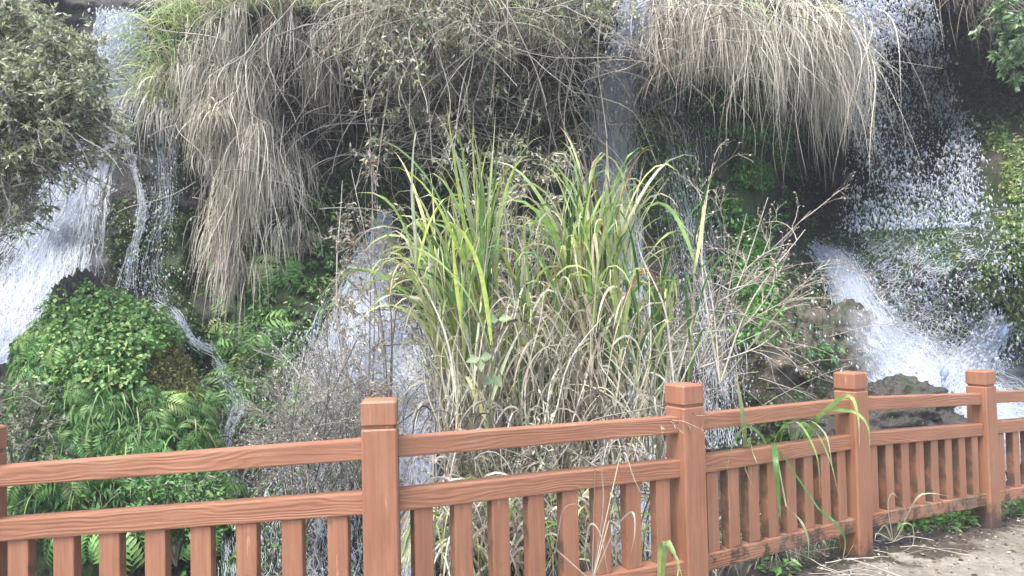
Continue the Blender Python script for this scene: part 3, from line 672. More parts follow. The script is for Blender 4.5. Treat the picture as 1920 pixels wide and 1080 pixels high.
for s_ in range(4):
    gm = fern_mesh(s_, 6 + s_, .30 + .03 * s_, FERN); o = gm.build('fern', M_LEAF); PROTO.append(o)
def place_ferns(pts, nrs, label, group, sc=(.7, 1.3)):
    for i, (q, nn) in enumerate(zip(pts, nrs)):
        src = PROTO[i % 4]
        o = src.copy(); COL.objects.link(o)
        z = Vector(nrm(nn + np.array([0, -.25, .35]))); x = z.orthogonal().normalized(); y = z.cross(x)
        s = rng.uniform(*sc); R_ = Matrix((x, y, z)).transposed().to_4x4() @ Matrix.Rotation(rng.random() * 6.28, 4, 'Z') @ Matrix.Scale(s, 4)
        o.matrix_world = Matrix.Translation(Vector(q + nn * .03)) @ R_
        tag(o, label, 'fern', group)
p, n_ = off_patch(*on_boulder(150, (40, 430), (610, 900), 12))
place_ferns(p, n_, 'green fern tuft growing on the face of the big boulder at lower left', 'ferns on the big boulder', (.4, .8))
u = rng.uniform(100, 380, 24); v = rng.uniform(880, 1000, 24)
place_ferns(P(u, v, D(u, v) - .45), normal_at(u, v), 'green fern tuft seen between the rails of the left fence panel', 'ferns behind the left fence panel', (.8, 1.3))
u = rng.normal(480, 45, 22); v = rng.uniform(480, 780, 22)
place_ferns(P(u, v, D(u, v) - .05), normal_at(u, v), 'green fern tuft on the cliff below the left mass of dead grass', 'ferns below the left dead grass')
for o in PROTO: bpy.data.objects.remove(o)

# ------------------------------------------------------------------ hanging dead grass
def hanging(label, lips, per, Lr, wr, cols, green=0, grav=(2.2, 4.5), K=12, spread=.55, off=.05, wob=.16, gL=(.5, 1.0), gcols=GREEN, gpow=1.0):
    lips = np.asarray(lips, float)
    c = lips.mean(0); root = empty('dead_grass', P(c[0], c[1], float(D(c[0], c[1]))), label, 'dead grass')
    nl = max(2, per // 20); q = np.repeat(lips, nl, 0); M = len(q)      # locks: blades that grew and fell together
    lu = q[:, 0] + q[:, 2] * rng.standard_normal(M) * .55; lv = q[:, 1] + q[:, 3] * rng.standard_normal(M) * .55
    ld = nrm(np.concatenate([rng.standard_normal((M, 1)) * spread, -rng.uniform(.25, 1.2, (M, 1)), rng.uniform(-.6, .7, (M, 1))], 1))
    lL = rng.uniform(*Lr, M) * rng.choice([.3, .6, .9, 1.2], M, p=[.25, .25, .3, .2]) * (q[:, 4] if q.shape[1] > 4 else 1)
    lo = rng.random(M) * .25; lg = rng.uniform(*grav, M); cnt = rng.poisson(20, M) + 3
    li = np.repeat(np.arange(M), cnt); N = len(li); rad = rng.uniform(3, 16, M)[li]
    u = lu[li] + rad * rng.standard_normal(N); v = lv[li] + rad * .7 * rng.standard_normal(N)
    p = P(u, v, D(u, v) - off - lo[li] - rng.random(N) * .08)
    tz = ld[li] + .26 * rng.standard_normal((N, 3))
    stray = rng.random(N) < .26
    tz[stray] = tz[stray] * .5 + rng.standard_normal((stray.sum(), 3)) * .7 + [0, -.4, 0]
    L = lL[li] * rng.uniform(.45, 1.1, N)
    C = grow(p, tz, L, K, lg[li] * rng.uniform(.7, 1.3, N), wob * rng.uniform(.4, 2.2, M)[li][:, None, None], gpow)
    wr_ = wr; lt = pal(M, cols, .2)
    cols_ = np.clip(.55 * lt[li] + .45 * pal(N, cols, .2), 0, .9)
    g = Geo(); g.ribbon(C, taper(K)[None, :] * rng.uniform(*wr, (N, 1)), cols_)
    g.build('dead_blades', M_DRY, root)
    if green:
        j = rng.integers(0, N, green)
        d0 = nrm(np.stack([rng.standard_normal(green) * .7, -rng.uniform(.2, 1, green), rng.uniform(.3, 1.3, green)], -1))
        C = grow(p[j], d0, rng.uniform(*gL, green), K, rng.uniform(1.4, 3, green), .06)
        g = Geo(); g.ribbon(C, taper(K)[None, :] * rng.uniform(.008, .02, (green, 1)), pal(green, gcols, .2), fold=.3, tip=(.5, .45, .3))
        g.build('green_blades', M_GRASS, root)
    return root
# (u, v, spread u, spread v, length factor)
hanging('huge shaggy mass of grey dead grass hanging right of the broad left waterfall',
        [(340, 130, 40, 50, .6), (420, 150, 60, 50, .9), (490, 170, 60, 60, .9), (400, 80, 60, 50, .7), (470, 60, 80, 60, .7), (550, 50, 80, 50, .7), (370, 190, 40, 50, .8), (430, 200, 50, 50, 1.0), (460, 270, 50, 60, 1.15), (590, 130, 40, 50, .9), (410, 280, 40, 40, .7), (450, 340, 40, 50, 1.1), (550, 270, 50, 60, .8), (630, 60, 50, 50, .6), (500, 330, 60, 50, .7)],
        310, (.6, 1.45), (.004, .0115), DRY, spread=.5, wob=.5, grav=(4, 9), gpow=.6)
hanging('lighter tuft of arching white dead blades on the front of the shaggy left mass', [(405, 205, 16, 8, 1)], 90, (.35, .62), (.012, .024), [((.62, .57, .48), 3), ((.5, .44, .35), 2)], grav=(1.2, 3), spread=1.1, off=.3, wob=.05)
hanging('pale bunch of long dead blades drooping at the right side of the shaggy left mass', [(592, 150, 9, 8, 1)], 40, (.5, .85), (.012, .024), [((.6, .54, .44), 3), ((.46, .4, .3), 2)], grav=(4, 7), spread=.25, off=.35, wob=.05)
hanging('fringe of thin dead strands hanging beside the veil of drops', [(275, 180, 35, 20, 1), (300, 200, 30, 20, 1)], 60, (.6, 1.0), (.006, .012), DRY, grav=(4, 7), spread=.3)
hanging('lowest beard of dead strands trailing below the shaggy left mass', [(430, 420, 40, 40, 1), (450, 490, 25, 30, .8), (540, 430, 40, 30, .6)], 200, (.5, 1.0), (.006, .013), DRY, grav=(5, 8), spread=.25, off=.12)
hanging('tangled dark strands and dead grass under the brow in the middle of the cliff',
        [(700, 20, 80, 50, 1), (770, 40, 80, 60, 1.1), (840, 50, 90, 60, 1), (920, 30, 90, 50, .9), (1000, 60, 80, 50, .9), (1060, 90, 60, 50, .7), (680, 120, 50, 60, .9), (800, 150, 90, 60, .9), (900, 150, 90, 60, .7), (1000, 160, 60, 60, .6)],
        170, (.5, 1.3), (.004, .010), DRY + DRY + DRYDARK, green=70, wob=.5)
hanging('big curtain of straw-grey dead grass hanging from the brow beside the drop curtain',
        [(1300, 10, 70, 50, .8), (1370, 20, 80, 50, .9), (1440, 20, 80, 50, 1.1), (1500, 40, 60, 50, 1.25), (1545, 60, 40, 50, 1.6), (1570, 70, 26, 50, 1.7), (1560, 150, 24, 40, 1.4), (1290, 60, 60, 40, .6), (1450, 110, 70, 40, .8), (1340, 90, 70, 40, .6), (1530, 150, 40, 40, 1.0)],
        300, (.6, 1.25), (.005, .0125), DRY + DRY + STRAW[:1], spread=.38, wob=.6, grav=(4, 9), gpow=.65, green=90, gcols=GREEN + STRAW)
hanging('drooping tuft of straw at the brow above the tall narrow waterfall', [(1235, 90, 50, 12, 1), (1270, 100, 30, 12, 1)], 110, (.35, .9), (.006, .014), DRY, spread=.9)
hanging('few long pale straw heads leaning out over the top of the drop curtain', [(1620, 0, 40, 15, 1), (1690, -20, 40, 15, .8)], 26, (.4, .8), (.01, .02), STRAW, spread=.9, grav=(1.5, 3), off=.5)
hanging('dark roots and dead vines hanging at the far right above the dark hollow', [(1800, -20, 40, 20, 1.2), (1850, -20, 50, 20, 1.2), (1825, 60, 40, 40, 1), (1910, -10, 30, 20, 1.0), (1870, 80, 40, 40, .9)], 110, (.5, 1.3), (.005, .012), DRYDARK + [((.12, .15, .07), 2)], off=.3, wob=.3)

def green_tuft(label, lips, n, Lr, wr, cols, grav=(1.2, 2.6), up=(.5, 1.5), side=.7, off=.1):
    lips = np.asarray(lips, float); c = lips.mean(0)
    q = lips[rng.integers(0, len(lips), n)]
    u = q[:, 0] + q[:, 2] * rng.standard_normal(n) * .5; v = q[:, 1] + q[:, 3] * rng.standard_normal(n) * .5
    p = P(u, v, D(u, v) - off - .15 * rng.random(n))
    d0 = np.stack([rng.standard_normal(n) * side, -rng.uniform(.1, 1, n), rng.uniform(*up, n)], -1)
    C = grow(p, d0, rng.uniform(*Lr, n), 11, rng.uniform(*grav, n), .06)
    g = Geo(); g.ribbon(C, taper(11)[None, :] * rng.uniform(*wr, (n, 1)), pal(n, cols, .2), fold=.3, tip=(.5, .45, .3))
    return tag(g.build('grass_tuft', M_GRASS), label, 'grass tuft')
green_tuft('fresh green grass arching over the brow beside the top of the broad left waterfall', [(315, 100, 40, 60), (350, 50, 60, 40), (300, 180, 25, 40)], 420, (.45, .95), (.007, .016), GREEN + STRAW[:1])
green_tuft('green grass along the brow above the shaggy left mass', [(420, 10, 70, 20), (520, 5, 60, 20), (600, 10, 60, 20)], 520, (.4, .85), (.006, .015), GREEN + STRAW)
green_tuft('straw and green grass strands trailing over the brow at the middle of the cliff top', [(680, 10, 60, 20), (780, 0, 70, 20), (900, 0, 60, 20)], 420, (.4, .9), (.005, .012), GREEN + DRY + DRY, grav=(2, 5))
green_tuft('dark green blades hanging by the dead grass point at the drop curtain', [(1590, 100, 20, 30), (1575, 170, 14, 30)], 40, (.4, .8), (.012, .024), DKGREEN + GREEN[4:], grav=(3, 5))
green_tuft('small green and straw tuft drooping right of the tall narrow waterfall', [(1225, 250, 30, 20), (1300, 140, 20, 20)], 70, (.4, .8), (.009, .018), GREEN + DKGREEN + STRAW, grav=(2, 4))

# ------------------------------------------------------------------ branching shrubs
def branches(bases, dirs, L0, levels, K=8, kids=(6, 5, 4), ratio=.5, grav=.3, wob=.22, spread=.8, r0=.012, up=.15):
    """list of (curves, radii) per level"""
    out = []; C = grow(np.asarray(bases, float), np.asarray(dirs, float), L0, K, grav, wob); R = np.linspace(1, .5, K)[None, :] * r0 * np.ones((len(C), 1))
    out.append((C, R)); L = np.broadcast_to(L0, (len(C),)) * 1.0; r = r0
    for lv in range(levels):
        n = kids[lv]; N = len(C)
        ti = rng.uniform(.25, .98, (N, n)) * (K - 1); i = ti.astype(int); f = (ti - i)[..., None]
        ar = np.arange(N)[:, None]; p = C[ar, i] * (1 - f) + C[ar, np.minimum(i + 1, K - 1)] * f
        T = nrm(np.gradient(C, axis=1))[ar, i]
        d = T + spread * rng.standard_normal((N, n, 3)) + [0, 0, up]
        L = (np.repeat(L[:, None], n, 1) * ratio * rng.uniform(.55, 1.25, (N, n))).ravel(); r *= .6
        C = grow(p.reshape(-1, 3), d.reshape(-1, 3), L, K, grav, wob); R = np.linspace(1, .45, K)[None, :] * r * np.ones((len(C), 1))
        out.append((C, R))
    return out
def add_branches(g, br, cols, sides=(5, 4, 3, 3)):
    for (C, R), s in zip(br, sides): g.tube(C, R, pal(len(C), cols, .15), s)
def leaves_on(g, C, n, cols, L, Wr, jit=.2, droop=.3, up=.6, start=.2):
    N, K, _ = C.shape
    ti = rng.uniform(start, 1, (N, n)) * (K - 1.001); i = ti.astype(int); f = (ti - i)[..., None]; ar = np.arange(N)[:, None]
    p = (C[ar, i] * (1 - f) + C[ar, i + 1] * f).reshape(-1, 3); T = nrm(np.gradient(C, axis=1))[ar, i].reshape(-1, 3)
    m = len(p); L_ = L * rng.uniform(.6, 1.25, m)
    g.leaf(p, T * .6 + rng.standard_normal((m, 3)) * .75 + [0, 0, -droop * .3], nrm(rng.standard_normal((m, 3)) * .6 + [0, -.3, up]), L_, L_ * Wr, pal(m, cols, jit))

# overhanging tree at upper left
def tree():
    t = empty('overhanging_tree', P(-330, 560, 6.4), 'grey green small-leaved tree leaning in from the upper left before the waterfall', 'tree')
    b0 = P(-330, 560, 6.4)
    tips = [(40, 60, 6.3), (150, 90, 6.1), (180, 200, 6.0), (60, 190, 5.9), (-20, 120, 6.3), (110, 20, 6.5), (150, 280, 6.0), (20, 290, 5.9), (-60, 30, 6.4), (60, 340, 5.9), (-40, 230, 6.1), (100, 130, 5.9), (90, 240, 6.2), (150, 150, 6.0), (185, 245, 6.0), (130, 200, 5.9), (30, 10, 6.4), (80, -20, 6.4), (-10, 330, 6.0)]
    CC = []
    for (u_, v_, d_) in tips:
        m = P((u_ - 330) / 2 + 20 * rng.standard_normal(), (v_ + 560) / 2 - 90 + 30 * rng.standard_normal(), (d_ + 6.4) / 2)
        CC.append(catmull([b0, m, P(u_, v_, d_)], 14))
    C = np.array(CC) + .02 * rng.standard_normal((len(CC), 14, 3))
    gt = Geo(); gt.tube(C, np.linspace(.035, .008, 14)[None, :] * np.ones((len(C), 1)), pal(len(C), BARK, .1), 6)
    # secondary limbs from the outer half of each
    N = len(C); n = 30; ti = rng.uniform(4, 12.9, (N, n)); i = ti.astype(int); ar = np.arange(N)[:, None]
    p = C[ar, i].reshape(-1, 3); T = nrm(np.gradient(C, axis=1))[ar, i].reshape(-1, 3)
    br = branches(p, T * .5 + .75 * rng.standard_normal((N * n, 3)) + [0, -.1, .15], rng.uniform(.25, .6, N * n), 2, 7, (5, 4), .55, .5, .25, .75, .007)
    add_branches(gt, br, BARK, (4, 3, 3)); gt.build('branches', M_TWIG, t)
    gl = Geo(); c1, c2 = br[1][0], br[2][0]
    q = c2[:, 3]; q = (q - CAM); dep = q @ fwd; uu_ = 960 + q @ RT / dep * F; vq = 540 - q @ UP / dep * F
    thin = np.where(vq > 300, .15, np.where(vq > 230, .5, 1.0)) * np.where((uu_ > 200) & (vq < 210), .04, np.where(uu_ > 235, .2, 1))
    leaves_on(gl, c2[rng.random(len(c2)) < thin], 11, OLIVE, .05, .4, .22)
    gl.build('crown', M_LEAF, t)
    # bare drooping twigs below the crown
    gb = Geo(); N = 46
    u = rng.uniform(-40, 150, N); v = rng.uniform(200, 330, N)
    C = grow(P(u, v, rng.uniform(5.8, 6.3, N)), np.stack([rng.standard_normal(N) + .5, -.2 * rng.random(N), .6 * rng.standard_normal(N)], -1), rng.uniform(.3, .8, N), 10, .6, .45)
    gb.tube(C, np.linspace(.006, .002, 10)[None, :] * np.ones((N, 1)), pal(N, PALEBARK, .15), 4); gb.build('bare_twigs', M_TWIG, t)
tree()

def shrub(name, label, cat, bases, tips, n2, L2, leafn, cols, leafL, wr, bark=BARK, r0=.01, kids=(5, 4), twl=None, depth_j=.25, spread=.75, lv=2, grav=.4, leafcount_level=-1, wob=.22, start=.2):
    t = empty(name, P(*bases[0]), label, cat); CC = []
    for i, q in enumerate(tips):
        b = bases[i % len(bases)]
        a = P(*b); e = P(q[0], q[1], q[2] + depth_j * rng.standard_normal() * .4); m = (a + e) / 2 + np.array([rng.standard_normal() * .08, 0, .12 * rng.random()])
        CC.append(catmull([a, m, e], 14))
    C = np.array(CC); gt = Geo(); gt.tube(C, np.linspace(1, .35, 14)[None, :] * r0 * np.ones((len(C), 1)), pal(len(C), bark, .12), 5)
    N = len(C); ti = rng.uniform(4, 12.9, (N, n2)); i = ti.astype(int); ar = np.arange(N)[:, None]
    p = C[ar, i].reshape(-1, 3); T = nrm(np.gradient(C, axis=1))[ar, i].reshape(-1, 3)
    br = branches(p, T * .7 + spread * rng.standard_normal((N * n2, 3)), rng.uniform(*L2, N * n2), lv, 7, kids, .55, grav, wob, spread, r0 * .5)
    add_branches(gt, br, bark, (4, 3, 3, 3)); gt.build('branches', M_TWIG, t)
    if leafn:
        gl = Geo(); leaves_on(gl, br[leafcount_level][0], leafn, cols, leafL, wr, start=start); gl.build('foliage', M_LEAF, t)
    return t
tp = lambda u0, u1, v0, v1, d, n: [(rng.uniform(u0, u1), rng.uniform(v0, v1), d + .3 * rng.standard_normal()) for _ in range(n)]
shrub('russet_shrub', 'brown and russet leaved shrub tangled in vines at the middle of the cliff', 'shrub', [(760, -60, 8.0), (980, -40, 8.0)], tp(650, 1000, 60, 330, 7.3, 13), 6, (.2, .5), 4, RUSSET + OLIVE, .07, .32, kids=(4, 3))
shrub('russet_shrub', 'thin russet shrub with few dry leaves beside the reed clump', 'shrub', [(690, 900, 6.2), (730, 900, 6.2)], tp(620, 860, 240, 470, 6.8, 8), 5, (.2, .45), 4, RUSSET, .052, .32, kids=(4, 3))
shrub('olive_shrub', 'grey olive shrub on the brow left of the tall narrow waterfall', 'shrub', [(1000, -80, 7.9)], tp(880, 1160, -10, 90, 7.4, 11), 6, (.2, .4), 4, OLIVE, .065, .35, kids=(4, 3))
shrub('olive_shrub', 'airy grey green shrub over the brow in the middle of the cliff top', 'shrub', [(760, -90, 8.0), (900, -90, 8.0)], tp(640, 930, -10, 130, 7.2, 13), 6, (.2, .45), 5, OLIVE + DRY[1:2], .055, .36, kids=(4, 3))
shrub('olive_shrub', 'dry leafy shrub behind the top of the reed clump', 'shrub', [(980, 700, 6.6)], tp(880, 1100, 250, 420, 6.6, 9), 6, (.2, .4), 5, RUSSET + OLIVE, .055, .34, kids=(4, 3))
shrub('bare_bush', 'fine grey twiggy bare bush in front of the short white waterfall', 'bush', [(640, 1000, 5.6), (560, 1020, 5.7)], tp(480, 800, 620, 800, 5.6, 26), 9, (.25, .55), 1, [((.5, .47, .42), 3), ((.3, .3, .22), 2)], .018, .6, bark=[((.2, .185, .17), 3), ((.32, .3, .28), 3), ((.1, .09, .085), 2)], r0=.0065, kids=(5, 5), spread=.6)
shrub('bare_bush', 'pale branching bare bush with seed heads reaching toward the dark cave', 'bush', [(1310, 690, 6.1), (1350, 720, 6.0)], [(1520, 395, 6.0), (1510, 430, 5.9), (1480, 470, 6.0), (1400, 400, 6.1), (1440, 370, 6.1), (1330, 330, 6.2), (1360, 420, 6.0), (1545, 490, 5.9), (1520, 550, 5.9), (1300, 430, 6.1), (1460, 620, 5.9)], 4, (.2, .5), 2, [((.5, .44, .36), 3), ((.34, .27, .2), 2)], .02, .9, bark=PALEBARK, r0=.009, kids=(3, 3), spread=.45, start=.9)
shrub('bare_bush', 'dark low tangle of bare twigs under the reed clump behind the fence', 'bush', [(900, 1040, 4.6)], tp(740, 1180, 740, 900, 4.9, 14), 8, (.2, .5), 2, DRYDARK + OLIVE, .04, .4, bark=BARK, r0=.008, kids=(4, 3), spread=.8)
shrub('leafy_branch', 'green leafy branch poking in at the top right corner', 'branch', [(2020, 40, 6.4)], [(1890, 20, 6.3), (1895, 75, 6.3), (1905, 120, 6.3), (1930, -20, 6.4), (1925, 60, 6.2)], 7, (.12, .25), 6, [((.2, .3, .16), 3), ((.28, .38, .22), 2), ((.12, .2, .1), 2)], .07, .42, kids=(4, 3))
shrub('dry_bush', 'grey green half dead bush at the left edge above the fence rail', 'bush', [(20, 900, 5.7)], tp(-40, 100, 720, 820, 5.8, 8), 6, (.15, .35), 4, [((.16, .18, .13), 3), ((.26, .27, .2), 2), ((.1, .17, .07), 2)], .045, .4, kids=(4, 3))
shrub('leafy_bush', 'low leafy bush between the rails behind the left fence panel', 'bush', [(330, 1060, 5.2)], tp(270, 400, 880, 940, 5.3, 10), 7, (.12, .25), 7, DKGREEN + FERN[:1], .045, .45, kids=(4, 3))

def vines(label, n, ur, vr, d, L, r=(.003, .008), cols=BARK + PALEBARK, wob=.5, grav=2.0):
    u = rng.uniform(*ur, n); v = rng.uniform(*vr, n)
    p = P(u, v, D(u, v) - d * rng.uniform(.4, 1.2, n))
    C = grow(p, np.stack([rng.standard_normal(n), -.3 * rng.random(n), .7 * rng.standard_normal(n)], -1), rng.uniform(*L, n), 18, rng.uniform(.2, 1, n) * grav, wob)
    g = Geo(); g.tube(C, np.linspace(1, .4, 18)[None, :] * rng.uniform(*r, (n, 1)), pal(n, cols, .15), 4)
    return tag(g.build('vine_tangle', M_TWIG), label, 'vines')
vines('looping grey brown vines tangled over the dark middle of the cliff', 420, (640, 1130), (-20, 330), .7, (.6, 1.8))
vines('thin brown vines looped over the shaggy left mass of dead grass', 40, (330, 640), (30, 400), .8, (.5, 1.4))
vines('thin pale twigs tangled through the big curtain of dead grass at the upper right', 120, (1270, 1620), (-10, 160), 1.0, (.4, 1.2), (.002, .005), DRY + BARK)
vines('thin bare stems and roots lying over the tan rock outcrop', 46, (1300, 1600), (520, 780), .35, (.5, 1.4), (.0025, .005), BARK + DRYDARK, .35, .4)

# ------------------------------------------------------------------ reed clump
def reeds(label, bases, n_canes, Hc, leafs, Lr, wr, lean, cols, dead_frac=.25, dead_cols=DRY + STRAW, grav=(.7, 2.2), jit=.08, fans=()):
    bases = np.asarray(bases, float); c = bases.mean(0)
    root = empty('reed_clump', P(*c), label, 'reeds')
    q = bases[rng.integers(0, len(bases), n_canes)]
    p = P(q[:, 0], q[:, 1], q[:, 2]) + rng.standard_normal((n_canes, 3)) * [jit, jit, .05]
    dd = np.stack([lean[0] + lean[1] * rng.standard_normal(n_canes), .15 * rng.standard_normal(n_canes) - .1, np.ones(n_canes)], -1)
    K = 10; C = grow(p, dd, rng.uniform(*Hc, n_canes), K, .15, .05)
    gc = Geo(); gc.tube(C, np.linspace(.008, .003, K)[None, :] * np.ones((n_canes, 1)), pal(n_canes, [((.3, .32, .14), 3), ((.42, .37, .24), 2)], .12), 5); gc.build('canes', M_TWIG, root)
    ti = np.sort(rng.uniform(.25, 1, (n_canes, leafs)), 1) * (K - 1.001); i = ti.astype(int); f = (ti - i)[..., None]; ar = np.arange(n_canes)[:, None]
    p = (C[ar, i] * (1 - f) + C[ar, i + 1] * f).reshape(-1, 3); hfrac = (ti / (K - 1)).ravel()
    m = len(p); az = rng.random(m) * 6.283
    out = np.stack([np.cos(az), .8 * np.sin(az) - .15, np.zeros(m)], -1)
    d0 = out * rng.uniform(.08, .42, (m, 1)) + np.array([lean[0] * .8, 0, 1.0])
    dead = rng.random(m) < dead_frac * (1.9 - 1.5 * hfrac)
    L = rng.uniform(*Lr, m); Kb = 12
    gr = rng.uniform(*grav, m) * np.where(rng.random(m) < .3, .6, 1); gr = np.where(dead, gr * 1.9 + .5, gr)
    B = grow(p, d0, L * np.where(dead, .8, 1), Kb, gr, .06, 1.4)
    Wd = taper(Kb, .3, 1)[None, :] * rng.uniform(*wr, (m, 1))
    for (fu, fv, fd, fn, lx, sx, l0, l1, g0, g1, fdead) in fans:       # leading shoots: upright fans of broad blades
        fp = P(fu, fv, fd) + rng.standard_normal((fn, 3)) * [.05, .05, .1]
        f0 = np.stack([lx + sx * rng.standard_normal(fn), .25 * rng.standard_normal(fn) - .1, np.ones(fn)], -1)
        B = np.concatenate([B, grow(fp, f0, rng.uniform(l0, l1, fn), Kb, rng.uniform(g0, g1, fn), .05, 1.8)])
        Wd = np.concatenate([Wd, taper(Kb, .3, 1)[None, :] * rng.uniform(.022, .038, (fn, 1))])
        dead = np.concatenate([dead, rng.random(fn) < fdead]); out = np.concatenate([out, rng.standard_normal((fn, 3)) * [1, .5, 0]])
    g = Geo(); g.ribbon(B[~dead], Wd[~dead], pal((~dead).sum(), cols, .2), ref=out[~dead] * 1 + np.array([0, 0, .6]) + .4 * rng.standard_normal(((~dead).sum(), 3)), fold=.35, tip=(.55, .42, .25)); g.build('green_blades', M_GRASS, root)
    if dead.any():
        g = Geo(); g.ribbon(B[dead], Wd[dead] * .8, pal(dead.sum(), dead_cols, .2), fold=.3); g.build('dead_blades', M_DRY, root)
    return root
YG = GREEN + [((.42, .5, .12), 3)]
reeds('yellow green reed clump with arching blades, left half of the reeds behind the second panel', [(890, 880, 5.1), (920, 900, 5.0), (880, 900, 5.2)], 26, (1.0, 1.75), 8, (.55, 1.05), (.018, .036), (-.08, .10), YG, .22, fans=[(1000, 660, 5.05, 26, .0, .22, .7, 1.15, .6, 2.0, .25), (905, 560, 5.05, 34, -.04, .15, .95, 1.42, .4, 1.6, .08), (860, 590, 5.0, 22, -.35, .2, .7, 1.1, 1.2, 2.6, .1), (840, 640, 4.95, 9, -.45, .2, .6, 1.0, 1.4, 2.8, .2)])
reeds('tall green reed clump with brown and white dead blades at its top, right half', [(1110, 870, 5.1), (1080, 890, 5.2), (1140, 890, 5.0)], 26, (1.0, 1.75), 8, (.55, 1.05), (.018, .036), (.01, .09), GREEN, .35, DRY + STRAW + [((.3, .13, .07), 3)], fans=[(1120, 560, 5.1, 34, .0, .2, .95, 1.4, .6, 2.0, .25), (1150, 520, 5.1, 18, .08, .12, .7, 1.05, .6, 1.8, .6), (1075, 560, 5.0, 18, -.22, .2, .7, 1.15, 1.2, 2.6, .2)])
reeds('dark green broad-bladed reeds beside the second full post', [(1210, 860, 4.9), (1235, 850, 5.0)], 12, (.7, 1.5), 7, (.5, .9), (.02, .036), (.0, .06), DKGREEN + GREEN, .15)
reeds('low green and straw reeds filling the gap between both tall clumps', [(1000, 900, 5.0), (980, 880, 5.2), (1040, 900, 4.9)], 22, (.6, 1.3), 7, (.4, .8), (.012, .028), (0, .10), GREEN + DKGREEN, .45)
def straw(label, n, ur, vr, dr, L, cols, wr=(.01, .024), grav=(3, 6), side=.8):
    u, v, d = rng.uniform(*ur, n), rng.uniform(*vr, n), rng.uniform(*dr, n)
    C = grow(P(u, v, d), np.stack([rng.standard_normal(n) * side, -rng.uniform(0, .7, n) * side, rng.uniform(.2, 1.2, n) if side > .5 else np.ones(n)], -1), rng.uniform(*L, n), 11, rng.uniform(*grav, n), .15)
    g = Geo(); g.ribbon(C, taper(11)[None, :] * rng.uniform(*wr, (n, 1)), pal(n, cols, .2), fold=.3)
    return tag(g.build('dead_reed_leaves', M_DRY), label, 'dead leaves')
straw('bundle of pale withered reed leaves drooping in the middle of the reeds', 170, (960, 1200), (560, 740), (4.7, 5.2), (.25, .6), STRAW + DRY + DRYDARK, (.008, .02), (2, 6))
straw('upright dry straw stalks standing through the lower half of the reeds', 420, (830, 1270), (740, 930), (4.65, 5.2), (.6, 1.2), STRAW + DRY + GREEN[4:], (.007, .016), (.2, 1.3), .17)
straw('matted grey dead leaves at the foot of the reeds behind the fence rails', 420, (800, 1290), (750, 930), (4.5, 5.1), (.25, .55), DRY + DRYDARK, (.006, .015), (3, 6), .6)
straw('dark dry litter hanging below the bottom rail of the third panel', 260, (1310, 1590), (965, 1060), (4.85, 5.15), (.15, .4), DRYDARK + DRY + DKGREEN, (.006, .014))
straw('grey straw thatch behind the slats of the second fence panel', 420, (790, 1260), (900, 1060), (4.1, 4.7), (.3, .7), DRY + DRYDARK + GREEN, (.007, .018))

# climbing leaf on a stem in front of the reeds
t = empty('trifoliate_vine', P(905, 760, 4.5), 'pale round-leaved climber on a thin stem before the reed clump', 'vine')
C = catmull([P(905, 770, 4.5), P(896, 720, 4.5), P(900, 670, 4.45)], 10)[None]
g = Geo(); g.tube(C, np.full((1, 10), .003), (.4, .36, .24), 5); g.build('stem', M_TWIG, t)
g = Geo(); pp = np.stack([P(900, 672, 4.45)] * 3 + [P(935, 600, 4.6)] * 2 + [P(925, 705, 4.5)] * 2)
g.leaf(pp, np.array([[-.8, -.3, -.1], [.8, -.3, .2], [.1, -.6, -.8], [-.6, -.3, .1], [.8, -.3, .2], [.5, -.4, -.6], [-.5, -.4, -.4]]), np.tile([0, -.8, .6], (7, 1)), np.full(7, .09), np.full(7, .075), pal(7, [((.17, .24, .12), 2), ((.22, .25, .15), 1)], .1)); g.build('leaves', M_LEAF, t)

# ------------------------------------------------------------------ blades poking through the fence
def blade_plant(label, curves, cols, w, name='reed_shoot'):
    C = np.array([catmull([P(*q) for q in c], 24) for c in curves]); N = len(C); C[:, 0] = C[0, 0]
    root = empty(name, C[0, 0], label, 'reed shoot'); wa = np.broadcast_to(np.asarray(w), (N,))
    for k in range(N):
        g = Geo(); g.ribbon(C[k:k + 1], taper(24, .2, 1)[None, :] * wa[k], pal(1, cols, .12), ref=np.array([[.2, -1.0, .35]]) + .35 * rng.standard_normal((1, 3)), fold=.3, tip=(.5, .42, .26))
        g.build('blade', M_GRASS, root)
    return root
PALE = [((.3, .38, .2), 3), ((.36, .4, .26), 2)]
blade_plant('upright pale green reed shoot standing behind the third fence panel', [[(1392, 1000, 4.4), (1397, 880, 4.3), (1394, 790, 4.02), (1378, 690, 3.98)], [(1396, 960, 4.4), (1390, 850, 4.2), (1398, 880, 4.1), (1415, 920, 4.08)], [(1396, 940, 4.4), (1404, 830, 4.2), (1412, 850, 4.05), (1420, 870, 4.02)]], PALE, [.05, .026, .024])
blade_plant('long green reed blades arching over the third panel rails and third full post', [[(1480, 980, 4.7), (1510, 820, 4.55), (1560, 760, 4.3), (1592, 742, 4.15), (1608, 775, 4.1), (1612, 840, 4.1)], [(1420, 980, 4.5), (1440, 850, 4.3), (1405, 800, 4.05), (1375, 830, 3.95), (1360, 900, 3.93)], [(1475, 980, 4.6), (1450, 840, 4.4), (1490, 790, 4.15), (1530, 850, 4.0), (1538, 930, 4.0)], [(1480, 960, 4.7), (1530, 790, 4.6), (1590, 770, 4.3), (1625, 795, 4.2), (1632, 850, 4.2)],
            [(1470, 960, 4.6), (1490, 810, 4.4), (1525, 805, 4.15), (1555, 860, 4.0), (1572, 925, 4.0)], [(1470, 960, 4.6), (1500, 800, 4.5), (1545, 810, 4.2), (1562, 880, 4.1)]], [((.24, .38, .12), 3), ((.34, .42, .24), 2)], [.03, .02, .022, .024, .028, .022])
